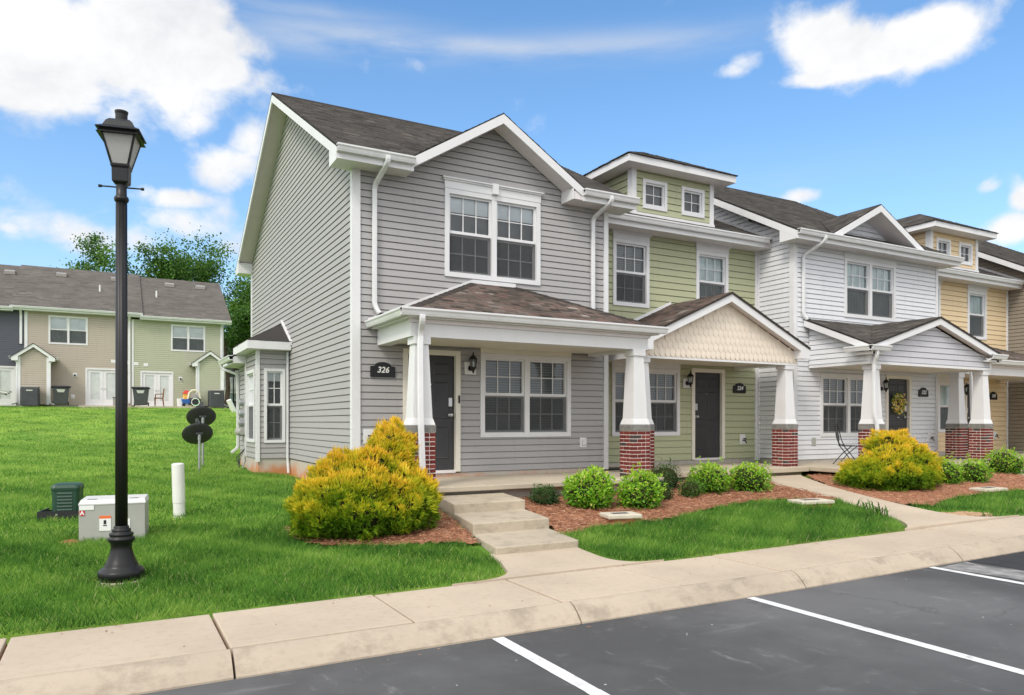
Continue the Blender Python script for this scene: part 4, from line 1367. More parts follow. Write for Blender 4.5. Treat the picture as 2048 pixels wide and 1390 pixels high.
# meters and pipe
for zc in (2.12, 1.86, 1.62):
    m = MB().tube([(sx - .012, 18.95, zc), (sx - .07, 18.95, zc), (sx - .075, 18.95, zc), (sx - .15, 18.95, zc), (sx - .17, 18.95, zc)], [.11, .11, .095, .09, .05], 16)
    m.build('electric_meter', 'galvanised', H1)
MB().box(sx - .06, sx - .012, 18.86, 19.04, 1.42, 2.3).build('meter_panel', 'util_grey', H1, bevel=.01)
MB().tube([(sx - .10, 18.85, 1.40), (sx - .10, 19.12, 1.40), (sx - .10, 19.14, 1.40), (sx - .10, 19.4, 1.40)], [.07, .07, .10, .10], 14).build('gas_regulator', 'util_grey', H1)
MB().tube([(sx - .05, 18.75, 1.28), (sx - .05, 18.75, .7), (sx - .12, 18.7, .5)], .022, 8).build('conduit', 'util_grey', H1)
for k in range(4):
    MB().tube([(bx - .02 - .02 * k, 18.56 + .03 * k, 1.02 - .03 * k), (bx - .14 - .03 * k, 18.4 + .04 * k, .80), (bx - .20, 18.30 - .05 * k, .58)], .008, 6).build('cable', 'black_plastic', H1)

# ---- porch of the grey house
def hip_porch(root, x0, x1, yw, yfront, yeave, ex0, ex1, rx0, rx1, ztop, mat, ze=3.33):
    rl = root_loc(root)
    zb, zt = 2.94, 3.205
    MB().box(x0, x1, yfront, yfront + .22, zb, zt).build('porch_beam', 'trim_white', root)
    MB().box(x0, x0 + .22, yfront + .2205, yw - .02, zb, zt).build('porch_beam', 'trim_white', root)
    MB().box(x1 - .22, x1, yfront + .2205, yw - .02, zb, zt).build('porch_beam', 'trim_white', root)
    MB().box(x0 + .2205, x1 - .2205, yfront + .221, yw - .021, zb + .05, zb + .07).build('porch_ceiling', 'cream_trim', root)
    # frieze trim and eave box
    MB().box(x0 - .03, x1 + .03, yfront - .03, yfront - .002, zt - .06, zt).build('frieze', 'soffit_white', root)
    MB().box(ex0 + .015, ex1 - .015, yeave + .015, yw - .02, zt + .001, ze - .012).build('eave_box', 'trim_white', root)
    A, B, C, D = (ex0, yeave, ze), (ex1, yeave, ze), (rx1, yw - .02, ztop), (rx0, yw - .02, ztop)
    E_, F_ = (ex0, yw - .02, ze), (ex1, yw - .02, ze)
    m = MB(); m.v = [A, B, C, D, E_, F_]
    m.f = [(0, 1, 2, 3), (4, 0, 3), (1, 5, 2), (4, 3, 2, 5), (0, 4, 5, 1)]
    r = m.build('porch_roof', mat, root)
    shingles(rl, r, [A, B, C, D], mat, row=.11, wid=(.09, .26))
    shingles(rl, r, [E_, A, D], mat, row=.11, wid=(.09, .26))
    shingles(rl, r, [B, F_, C], mat, row=.11, wid=(.09, .26))
    # hip caps
    for p, q in ((A, D), (B, C)):
        p, q = Vector(p), Vector(q)
        n = 13
        mm = MB()
        for i in range(n):
            a, b = p.lerp(q, i / n), p.lerp(q, (i + 1.15) / n if i < n - 1 else 1)
            side = (q - p).cross(Vector((0, 0, 1))).normalized() * .11
            up = Vector((0, 0, .012 + .01))
            mm.prism([a - side - Vector((0, 0, .025)), a + up, a + side - Vector((0, 0, .025))], [b - side - Vector((0, 0, .03)), b + up - Vector((0, 0, .012)), b + side - Vector((0, 0, .03))])
        stuff(mm.build('hip_cap', mat, r, rl))
    fr = front(yw - .0)
    m = MB()
    fr.poly(m, [(ex0 - .02, ze + .02), (rx0, ztop + .01), (rx0, ztop + .06), (ex0 - .06, ze + .05)], .016, .05)
    fr.box(m, rx0, rx1, .016, .05, ztop - .01, ztop + .06)
    m.build('flashing', 'trim_white', root)
    gutter_x(root, ex0 - .1, ex1 + .1, yeave + .01, ze + .015)
    gutter_y(root, yeave + .01, yw - .03, ex0 + .005, ze + .0145)
    return r
hip_porch(H1, 3.96, 8.48, YF, 10.40, 10.27, 3.84, 8.66, 5.73, 6.62, 4.155, 'shingle_porch')
MB().box(3.62, 8.745, 10.15, YF + .015, .585, FLOOR).build('porch_floor', 'porch_concrete', H1, bevel=.012)
MB().box(3.72, 8.74, 10.33, 10.55, -.1, .58).build('porch_foundation', 'foundation_concrete', H1)
for xx in (4.45, 4.75, 5.15):
    MB().tube([(xx, 10.335, .50), (xx, 10.31, .50)], .009, 6).build('weep_hole', 'black_plastic', H1)
porch_column(H1, 3.93, 10.33, FLOOR, 1.60, 2.94)
porch_column(H1, 8.07, 10.33, FLOOR, 1.60, 2.94)
downspout(H1, [(4.065, 10.2, 3.24), (4.065, 10.2, 3.15), (4.10, 10.355, 3.0), (4.08, 10.33, 2.75), (4.06, 10.26, 1.80), (4.06, 10.245, 1.6), (4.10, 10.265, .80), (4.16, 10.15, .62)], w=.085)

# ================================================================== recessed houses with a dormer (324 and 320)
def dormer_house(x0, x1, yf, label, sid, num, porch, XO):
    """XO: shift from the green house to this one"""
    H = thing('townhouse', ((x0 + x1) / 2, 17.5, 0), label, 'house', 'row of attached townhouses')
    O = tuple(H.location)
    fr = front(yf)
    q = XO
    wins = [(9.69 + q, 10.70 + q), (12.11 + q, 13.13 + q)]
    zw = (4.22, 5.70)
    G = (9.66 + q, 11.60 + q, 1.33, 2.86); D = (12.06 + q, 12.92 + q, .79, 2.82)
    poly = [(x0, .74), (x1, .74), (x1, 5.88), (x0, 5.88)]
    w_ = wall(H, fr, poly, 'front_wall')
    holes = [(a, b, zw[0], zw[1] + .16) for a, b in wins] + [(G[0], G[1], G[2], G[3] + .17), (D[0] - .09, D[1] + .09, .5, D[3] + .09)]
    siding(O, w_, fr, poly, holes, sid, .745, pitch=.152)
    ext = dict(inner='slats') if num == '324' else dict(inner='curtain', grid=(1, 1))
    window(H, fr, *wins[0], *zw, units=1, head=.17, **ext)
    window(H, fr, *wins[1], *zw, units=1, head=.17, **({'inner': 'curtain'} if num == '324' else ext))
    window(H, fr, *G, units=2, head=.17, **ext)
    six_panel_door(H, fr, *D, hand='left')
    number_sign(H, 13.50 + q, yf - .014, 2.46, num)
    lantern(H, 11.80 + q, yf - .03, 2.55)
    spigot(H, fr, 13.62 + q, 1.22)
    vboard(H, fr, x1 - .10, x1 - .03, .70, 5.87)
    wall(H, front(22.4), [(x0, .3), (x1, .3), (x1, 6.0), (x0, 6.0)], 'rear_wall', sid, -.05, .05)
    MB().box(x0 + .02, x1 - .02, yf + .012, 22.4, -.1, .745).build('foundation', 'foundation_concrete', H)
    # roof
    ye, yb = yf - .45, 22.82
    yr = (ye + yb) / 2
    ze = 6.08; zr = ze + .5 * (yr - ye)
    zz = lambda y: ze + .5 * (y - ye)
    a, b = x0 + .02, x1 - .02
    m = MB(); roof_deck(m, [(a, ye, ze), (b, ye, ze), (b, yr, zr), (a, yr, zr)]); roof_deck(m, [(a, yb, ze), (a, yr, zr), (b, yr, zr), (b, yb, ze)])
    roof = m.build('roof', 'shingle_main', H)
    shingles(O, roof, [(a, ye, ze), (b, ye, ze), (b, yr, zr), (a, yr, zr)], 'shingle_main', jump=.8)
    ga = x0 + .42
    MB().prism([(x0 + .4, ye + .014, 5.87), (x0 + .4, ye + .014, ze - .03), (x0 + .4, yf, ze + .1), (x0 + .4, yf, 5.87)], [(b, ye + .014, 5.87), (b, ye + .014, ze - .03), (b, yf, ze + .1), (b, yf, 5.87)]).build('eave_soffit', 'soffit_white', H)
    MB().box(x0 + .01, b - .25, ye - .008, ye + .012, 5.86, ze - .03).build('fascia', 'trim_white', H)
    gutter_x(H, x0 + .01, x1 - .17, ye - .008, ze + .005)
    # flashing up the neighbour's wall
    m = MB(); leftw(x1 - .0).poly(m, [(ye - .05, ze - .02), (ye - .05, ze + .05), (16.5, zz(16.5) + .08), (16.5, zz(16.5) - .0)], .004, .03); m.build('step_flashing', 'trim_white', H)
    # dormer
    dx0, dx1 = 10.24 + q, 12.62 + q
    fd = front(yf)
    dz0, dz1 = 6.30, 7.33
    dp = [(dx0, dz0), (dx1, dz0), (dx1, dz1), (dx0, dz1)]
    dw = wall(H, fd, dp, 'dormer_wall')
    dwin = [(10.52 + q, 11.22 + q, 6.47, 7.13), (11.66 + q, 12.36 + q, 6.47, 7.13)]
    siding(O, dw, fd, dp, dwin, sid, dz0 + .06, pitch=.152)
    for t in dwin:
        window(H, fd, *t, units=1, sashes=1, grid=(2, 2), head=0, inner='none', casing=.07)
    for sx_, F_ in ((dx0, leftw(dx0)), (dx1, rightw(dx1))):
        pp = [(yf + .02, 6.36), (15.2, 7.33), (yf + .02, 7.33)]
        d2 = wall(H, F_, pp, 'dormer_cheek', o0=-.08, o1=-.04, inset=(.2, .05))
        siding(O, d2, F_, pp, [], sid, 6.36, pitch=.152)
    vboard(H, fd, dx0 - .03, dx0 + .09, dz0 + .02, dz1, o1=.032, o0=-.14)
    vboard(H, fd, dx1 - .09, dx1 + .03, dz0 + .02, dz1, o1=.032, o0=-.14)
    m = MB(); fd.box(m, dx0 - .04, dx1 + .04, -.01, .05, dz0 - .03, dz0 + .05); m.build('dormer_flashing', 'trim_white', H)
    rx0, rx1, ry0, ry1 = dx0 - .41, dx1 + .38, yf - .40, 15.4
    zf0, zf1, ztop = 7.31, 7.475, 8.22
    MB().box(rx0 + .02, rx1 - .02, ry0 + .02, ry1, zf0, zf0 + .03).build('dormer_soffit', 'soffit_white', H)
    MB().box(rx0, rx1, ry0, ry0 + .03, zf0 - .005, zf1 - .012).build('dormer_fascia', 'trim_white', H)
    MB().box(rx0, rx0 + .03, ry0 + .0305, ry1, zf0 - .005, zf1 - .012).build('dormer_fascia', 'trim_white', H)
    MB().box(rx1 - .03, rx1, ry0 + .0305, ry1, zf0 - .005, zf1 - .012).build('dormer_fascia', 'trim_white', H)
    cx = (rx0 + rx1) / 2; hy = ry0 + (rx1 - rx0) / 2 * .93
    A, B, C = (rx0 - .025, ry0 - .025, zf1), (rx1 + .025, ry0 - .025, zf1), (cx, hy, ztop)
    D_, E_, F_ = (rx0 - .025, 17.0, zf1), (rx1 + .025, 17.0, zf1), (cx, 17.0, ztop)
    m = MB(); m.v = [A, B, C, D_, E_, F_]; m.f = [(0, 1, 2), (3, 0, 2, 5), (1, 4, 5, 2), (3, 5, 4), (0, 3, 4, 1)]
    dr = m.build('dormer_roof', 'shingle_main', H)
    shingles(O, dr, [A, B, C], 'shingle_main'); shingles(O, dr, [D_, A, C, F_], 'shingle_main'); shingles(O, dr, [B, E_, F_, C], 'shingle_main')
    # porch floor
    MB().box(x0 + .01, x1 - .52, 11.13, yf + .015, .545, FLOOR - .01).build('porch_floor', 'porch_concrete', H, bevel=.012)
    MB().box(x0 + .06, x1 - .56, 11.30, 11.5, -.1, .54).build('porch_foundation', 'foundation_concrete', H)
    return H, O
YG = 13.1
H2, O2 = dormer_house(8.755, 14.14, YG, 'green sided townhouse with a small dormer, scalloped cream porch gable and number 324', 'siding_green', '324', None, 0)
# scalloped gable porch
PX0, PX1, PCX, PYF = 9.13, 13.50, 11.315, 11.36
MB().box(PX0, PX1, PYF + .012, PYF + .22, 2.93, 3.02).build('porch_beam', 'trim_white', H2)
for a in (PX0, PX1 - .2):
    MB().box(a, a + .2, PYF + .221, YG - .02, 2.93, 3.25).build('porch_beam', 'trim_white', H2)
MB().box(PX0 + .201, PX1 - .201, PYF + .2215, YG - .021, 2.985, 3.0).build('porch_ceiling', 'cream_trim', H2)
MB().box(PX0 - .004, PX1 + .004, PYF - .012, PYF + .0115, 2.905, 2.945).build('porch_trim', 'trim_white', H2)
pk, tipz, hw = 4.34, 3.29, 2.36
slp = (pk - tipz) / hw
gp = [(PX0, 2.945), (PX1, 2.945), (PX1, 3.17), (PCX, 4.17), (PX0, 3.17)]
m = MB(); front(PYF).poly(m, gp, -.06, -.002); gb = m.build('porch_gable', 'scallop_cream', H2)
# scallops: shared mesh, one object each
sm = MB(); W_, Hh = .136, .20
pts = [(-W_ / 2 + .003, Hh), (-W_ / 2 + .003, .068)] + [((W_ / 2 - .003) * math.cos(a), .068 + .068 * math.sin(a)) for a in [math.pi + math.pi * i / 8 for i in range(1, 8)]] + [(W_ / 2 - .003, .068), (W_ / 2 - .003, Hh)]
sm.prism([(x, -.013 if z < .1 else -.004, z) for x, z in pts], [(x, .0, z) for x, z in pts])
scm = sm.mesh('scallop_shingle', 'scallop_cream')
row = 0
z = 2.95
while z < 4.05:
    x = PX0 + .075 + (W_ / 2 if row % 2 else 0)
    while x < PX1 - .06:
        top = 3.17 + (4.17 - 3.17) * (1 - abs(x - PCX) / (PCX - PX0))
        if z + .13 < top - .03:
            link('scallop_shingle', scm, gb, (x - O2[0], PYF - .002 - O2[1], z - O2[2]))
        x += W_
    z += .152; row += 1
m = MB(); YR0 = 11.14
for sg in (-1, 1):
    roof_deck(m, [(PCX + sg * hw, YR0, tipz), (PCX + sg * hw, YG - .02, tipz), (PCX, YG - .02, pk), (PCX, YR0, pk)])
pr = m.build('porch_roof', 'shingle_porch', H2)
shingles(O2, pr, [(PCX - hw, YG - .02, tipz), (PCX - hw, YR0, tipz), (PCX, YR0, pk), (PCX, YG - .02, pk)], 'shingle_porch', row=.11, wid=(.09, .26))
shingles(O2, pr, [(PCX + hw, YR0, tipz), (PCX + hw, YG - .02, tipz), (PCX, YG - .02, pk), (PCX, YR0, pk)], 'shingle_porch', row=.11, wid=(.09, .26))
for sg in (-1, 1):
    m = MB(); slope_board(m, front(YR0 + .025), PCX + sg * hw, tipz - .02, PCX, pk - .02, .175, -.035, .0); m.build('gable_board', 'trim_white', H2)
    m = MB(); a, b = tipz - .17, pk - .17
    m.prism([(PCX + sg * hw, YR0 + .06, a), (PCX, YR0 + .06, b), (PCX, PYF + .0, b), (PCX + sg * hw, PYF + .0, a)], [(PCX + sg * hw, YR0 + .06, a + .015), (PCX, YR0 + .06, b + .015), (PCX, PYF + .0, b + .015), (PCX + sg * hw, PYF, a + .015)])
    m.build('gable_soffit', 'soffit_white', H2)
    xx = PCX + sg * hw
    m = MB(); front(YR0 + .022).poly(m, [(xx, tipz - .03), (xx, tipz - .20), (xx - sg * .02, tipz - .24), (xx - sg * .28, tipz - .24), (xx - sg * .28, tipz + .05)], -.2, .003); m.build('eave_return', 'trim_white', H2)
m = MB(); front(YG).poly(m, [(PCX - hw - .03, tipz + .01), (PCX, pk + .0), (PCX, pk + .07), (PCX - hw - .05, tipz + .06)], .02, .05); m.build('flashing', 'trim_white', H2)
porch_column(H2, 8.97, 11.30, FLOOR - .01, 1.60, 2.93)
porch_column(H2, 13.05, 11.30, FLOOR - .01, 1.60, 2.93)
tag(MB().box(8.80, 9.55, YG - .9, YG - .5, FLOOR - .009, FLOOR + .02).build('dark_rectangle', 'black_plastic'), 'dark flat rectangle on the green porch behind the brick pier', 'mat')  # thin dark rectangle lying on the porch floor

H4, O4 = dormer_house(19.79, 25.42, YG, 'yellow sided townhouse with a small dormer near the right edge', 'siding_yellow', '320', None, 11.04)
hip_porch(H4, 19.78, 25.0, YG, 11.40, 11.24, 19.62, 25.1, 21.6, 23.2, 4.1, 'shingle_porch')
porch_column(H4, 19.62, 11.30, FLOOR - .01, 1.60, 2.94)
porch_column(H4, 24.5, 11.30, FLOOR - .01, 1.60, 2.94)
downspout(H4, [(20.06, 11.25, 3.24), (20.06, 11.25, 2.9), (20.07, 11.23, 1.75), (20.10, 11.2, 1.55), (20.10, 11.2, .7)])

# ================================================================== white house (number 322)
A0, A1 = 14.14, 19.79
H3 = thing('townhouse', ((A0 + A1) / 2, 17, 0), 'white sided townhouse with gabled porch, small roof gable and number 322', 'house', 'row of attached townhouses')
O3 = tuple(H3.location)
poly = [(A0, .73), (A1, .73), (A1, 5.88), (A0, 5.88)]
V2 = (15.94, 17.96, 4.25, 5.72); V1 = (15.06, 17.15, 1.29, 2.82); VD = (17.65, 18.53, .79, 2.77)
vw = wall(H3, fF, poly, 'front_wall')
siding(O3, vw, fF, poly, [(V2[0], V2[1], V2[2], V2[3] + .16), (V1[0], V1[1], V1[2], V1[3]), (VD[0] - .09, VD[1] + .09, .5, VD[3] + .09)], 'siding_white', .735)
window(H3, fF, *V2, units=2, grid=(3, 2), lower_grid=(1, 1), head=.16, inner='curtain')
window(H3, fF, *V1, units=2, grid=(3, 2), lower_grid=(3, 2), head=0, inner='slats')
six_panel_door(H3, fF, *VD, hand='right')
number_sign(H3, 19.14, YF - .014, 2.43, '322')
lantern(H3, 17.38, YF - .014, 2.50, plate=False)
outlet(H3, fF, 14.83, 1.17, .15, .2, 'util_grey', False)
spigot(H3, fF, 19.45, 1.22)
fS3 = leftw(A0)
sp3 = [(YF, .74), (YB, .74), (YB, 6.07), (17.0, 8.92), (YF, 6.07)]
s3 = wall(H3, fS3, sp3, 'side_wall', inset=(.26, .26))
# only the part of the flank that stands forward of, or above, the green house is clad
sid_low = [(YF, .745), (YG + .3, .745), (YG + .3, 6.7), (YF, 6.07)]
siding(O3, s3, fS3, sid_low, [], 'siding_white', .745)
up = [(YG + .3, 6.05), (17.0, 7.6), (17.0, 8.92), (YG + .3, 6.84)]
siding(O3, s3, fS3, up, [], 'siding_white', .745 + .117 * 46)
MB().box(A0 - .032, A0 + .10, YF - .03, YF + .10, .74, 5.87).build('corner_board', 'trim_white', H3)
vboard(H3, fF, A1 - .09, A1 + .004, .70, 5.87)
vboard(H3, fS3, YG - .07, YG - .01, .70, 5.87, o1=.026, o0=-.02)
wall(H3, rightw(A1), [(YF, .3), (YB, .3), (YB, 6.0), (17, 8.85), (YF, 6.0)], 'party_wall', 'siding_white', -.12, -.02)
wall(H3, front(YB), [(A0 + .2, .3), (A1 - .1, .3), (A1 - .1, 6.0), (A0 + .2, 6.0)], 'rear_wall', 'siding_white', -.08, .02)
MB().box(A0 + .012, A1 - .1, YF + .012, YB, -.1, .735).build('foundation', 'foundation_concrete', H3)
bl, brr = 13.78, 20.13
gx, gh, gpk = 16.77, 1.80, 7.03
_cut = YE + (gpk - 6.06) / PITCH
roof3, zz3, ye3, yr3, zr3 = main_roof(H3, bl, brr, A0, A1, YF, YB, 6.06, None, [(bl - .02, brr + .02)], [(bl + .02, brr - .02)])
front_gable(H3, roof3, gx, gh, gpk, YE - .01, zz3, YE, YF + .35)
tp = [(gx - 1.75, 6.02), (gx + 1.75, 6.02), (gx, 6.92)]
tw = wall(H3, front(YF + .12), tp, 'gable_wall', o0=-.08, o1=-.04)
siding(O3, tw, front(YF + .12), tp, [], 'siding_white', 6.03)
downspout(H3, [(14.62, YE - .09, 6.0), (14.62, YE - .09, 5.88), (14.42, YF - .055, 5.58), (14.42, YF - .055, 4.18), (14.50, YF - .10, 4.06)])
MB().box(14.50, 14.57, YF - .14, YF - .09, 4.03, 4.09).build('downspout_mouth', 'black_plastic', H3)
# porch: a lean-to with a wide front gable over it
QX0, QX1, QC, QY, QE = 14.66, 19.36, 17.0, 10.40, 10.20
ztp, zev = 4.10, 3.34
gpq = [(QX0, 2.99), (QX1, 2.99), (QX1, 3.18), (QC, 3.90), (QX0, 3.18)]
gw = wall(H3, front(QY), gpq, 'porch_gable', 'siding_lavender', -.1, -.04)
siding(O3, gw, front(QY), gpq, [], 'siding_lavender', 2.99, pitch=.133)
gq2 = [(QY + .06, 2.99), (YF - .02, 2.99), (YF - .02, 3.93), (QY + .06, 3.22)]
for F_, q in ((leftw(QX0), QX0), (rightw(QX1), QX1)):
    w4 = wall(H3, F_, gq2, 'porch_cheek', 'siding_white', -.1, -.04, inset=(.12, .03))
    siding(O3, w4, F_, gq2, [], 'siding_white', 2.99)
MB().box(QX0 - .02, QX1 + .02, QY - .03, QY + .16, 2.93, 2.989).build('porch_beam', 'trim_white', H3)
for a in (QX0 - .02, QX1 - .16):
    MB().box(a, a + .18, QY + .161, YF - .02, 2.93, 2.989).build('porch_beam', 'trim_white', H3)
MB().box(QX0 - .025, QX0 + .05, QY - .028, QY + .05, 2.99, 3.2).build('corner_board', 'trim_white', H3)
MB().box(QX1 - .05, QX1 + .025, QY - .028, QY + .05, 2.99, 3.2).build('corner_board', 'trim_white', H3)
MB().box(QX0 + .161, QX1 - .161, QY + .162, YF - .021, 2.95, 2.965).build('porch_ceiling', 'cream_trim', H3)
QL, QR = 14.47, 19.53
m = MB()
for xe in (QL, QR):
    roof_deck(m, [(xe, QE, zev), (xe, QE + .02, zev), (QC, YF - .02, ztp), (QC, QE, ztp)])
    roof_deck(m, [(xe, QE, zev), (QC, YF - .02, ztp), (xe, YF - .02, ztp)])
pr3 = m.build('porch_roof', 'shingle_porch', H3)
shingles(O3, pr3, [(QL, QE + .02, zev), (QL, QE, zev), (QC, QE, ztp), (QC, YF - .02, ztp)], 'shingle_main', row=.12)
shingles(O3, pr3, [(QL, QE, zev), (QL + .02, QE, zev), (QC, YF - .02, ztp), (QL, YF - .02, ztp)], 'shingle_main', row=.12)
shingles(O3, pr3, [(QR, QE, zev), (QR, QE + .02, zev), (QC, YF - .02, ztp), (QC, QE, ztp)], 'shingle_main', row=.12)
shingles(O3, pr3, [(QR - .02, QE, zev), (QR, QE, zev), (QR, YF - .02, ztp), (QC, YF - .02, ztp)], 'shingle_main', row=.12)
for sg, xe in ((-1, QL), (1, QR)):
    m = MB(); slope_board(m, front(QE + .02), xe, zev - .02, QC, ztp - .02, .16, -.04, .0); m.build('gable_board', 'trim_white', H3)
    m = MB(); a, b = zev - .155, ztp - .155
    m.prism([(xe, QE + .06, a), (QC, QE + .06, b), (QC, QY, b), (xe, QY, a)], [(xe, QE + .06, a + .015), (QC, QE + .06, b + .015), (QC, QY, b + .015), (xe, QY, a + .015)]); m.build('gable_soffit', 'soffit_white', H3)
    m = MB(); leftw(xe).poly(m, [(QE + .0, zev - .18), (YF - .02, ztp - .18), (YF - .02, ztp - .02), (QE + .0, zev - .02)], -.03 if sg < 0 else 0, .0 if sg < 0 else .03)
    m.build('rake_board', 'trim_white', H3)
    # short gutter return round the corner
    g0 = min(xe, xe - sg * .55); g1_ = max(xe, xe - sg * .55)
    gutter_x(H3, g0 - (.1 if sg < 0 else 0), g1_ + (.1 if sg > 0 else 0), QE + .005, zev - .02)
    if sg < 0:
        gutter_y(H3, QE + .005, QE + .62, QL + .0, zev - .0205)
    MB().box(min(xe - sg * .02, QX0 if sg < 0 else QX1), max(xe - sg * .02, QX0 if sg < 0 else QX1), QE + .03, QY + .3, zev - .21, zev - .16).build('eave_box', 'trim_white', H3)
    MB().box(min(xe - sg * .08, xe - sg * .5), max(xe - sg * .08, xe - sg * .5), QE + .03, QY - .002, zev - .205, zev - .16).build('eave_return', 'trim_white', H3)
MB().box(13.66, A1 - .02, 10.14, YF + .015, .555, FLOOR - .012).build('porch_floor', 'porch_concrete', H3, bevel=.012)
MB().box(13.95, A1 - .06, 10.34, 10.55, -.1, .55).build('porch_foundation', 'foundation_concrete', H3)
porch_column(H3, 14.70, 10.33, FLOOR - .012, 1.60, 2.93)
porch_column(H3, 18.98, 10.33, FLOOR - .012, 1.60, 2.93)
downspout(H3, [(14.62, 10.18, 3.22), (14.62, 10.18, 3.1), (14.66, 10.28, 2.95), (14.68, 10.3, 2.6), (14.66, 10.27, 1.80), (14.72, 10.25, 1.55), (14.72, 10.25, .7)])

# ================================================================== taupe house beyond, cut by the right edge
H5 = thing('townhouse', (28.2, 17, 0), 'taupe sided townhouse cut off by the right edge of the picture', 'house', 'row of attached townhouses')
O5 = tuple(H5.location)
B0, B1 = 25.42, 31.0
sp5 = [(YF, .74), (YB, .74), (YB, 6.07), (17.0, 8.92), (YF, 6.07)]
w5 = wall(H5, leftw(B0), sp5, 'side_wall', inset=(.26, .26))
siding(O5, w5, leftw(B0), [(YF, .745), (17, .745), (17, 8.92), (YF, 6.07)], [], 'siding_tan', .745)
wf = wall(H5, fF, [(B0, .73), (B1, .73), (B1, 5.88), (B0, 5.88)], 'front_wall')
siding(O5, wf, fF, [(B0, .73), (B1, .73), (B1, 5.88), (B0, 5.88)], [(27.1, 29.1, 4.25, 5.9)], 'siding_tan', .735)
window(H5, fF, 27.1, 29.1, 4.25, 5.72, units=2, head=.16, inner='curtain')
MB().box(B0 - .03, B0 + .09, YF - .03, YF + .1, .74, 5.87).build('corner_board', 'trim_white', H5)
wall(H5, front(YB), [(B0 + .2, .3), (B1 - .1, .3), (B1 - .1, 6.0), (B0 + .2, 6.0)], 'rear_wall', 'siding_tan', -.08, .02)
wall(H5, rightw(B1), [(YF, .3), (YB, .3), (YB, 6.0), (17, 8.85), (YF, 6.0)], 'end_wall', 'siding_tan', -.12, -.02)
MB().box(B0 + .012, B1 - .1, YF + .012, YB, -.1, .735).build('foundation', 'foundation_concrete', H5)
main_roof(H5, B0 - .37, B1 + .37, B0, B1, YF, YB, 6.06, None, [(B0 - .39, B1 + .39)], [(B0 - .35, B1 + .35)])

# ================================================================== steps
ST = thing('front_steps', (4.4, 8.3, 0), 'three wide concrete steps up to the grey house porch', 'steps')
for x0, x1, yf, z, yb in ((3.70, 4.79, 7.13, .272, 8.3), (3.90, 5.00, 8.12, .402, 9.25), (4.09, 5.21, 9.12, .534, 10.32)):
    # each step runs back skewed to meet the next
    sk = .2 * (yb - yf)
    zg = -.05
    MB().hexa([(x0, yf, zg), (x1, yf, zg), (x1 + sk, yb, zg), (x0 + sk, yb, zg), (x0, yf, z), (x1, yf, z), (x1 + sk, yb, z), (x0 + sk, yb, z)]).build('step', 'step_concrete', ST, bevel=.016, seg=3)
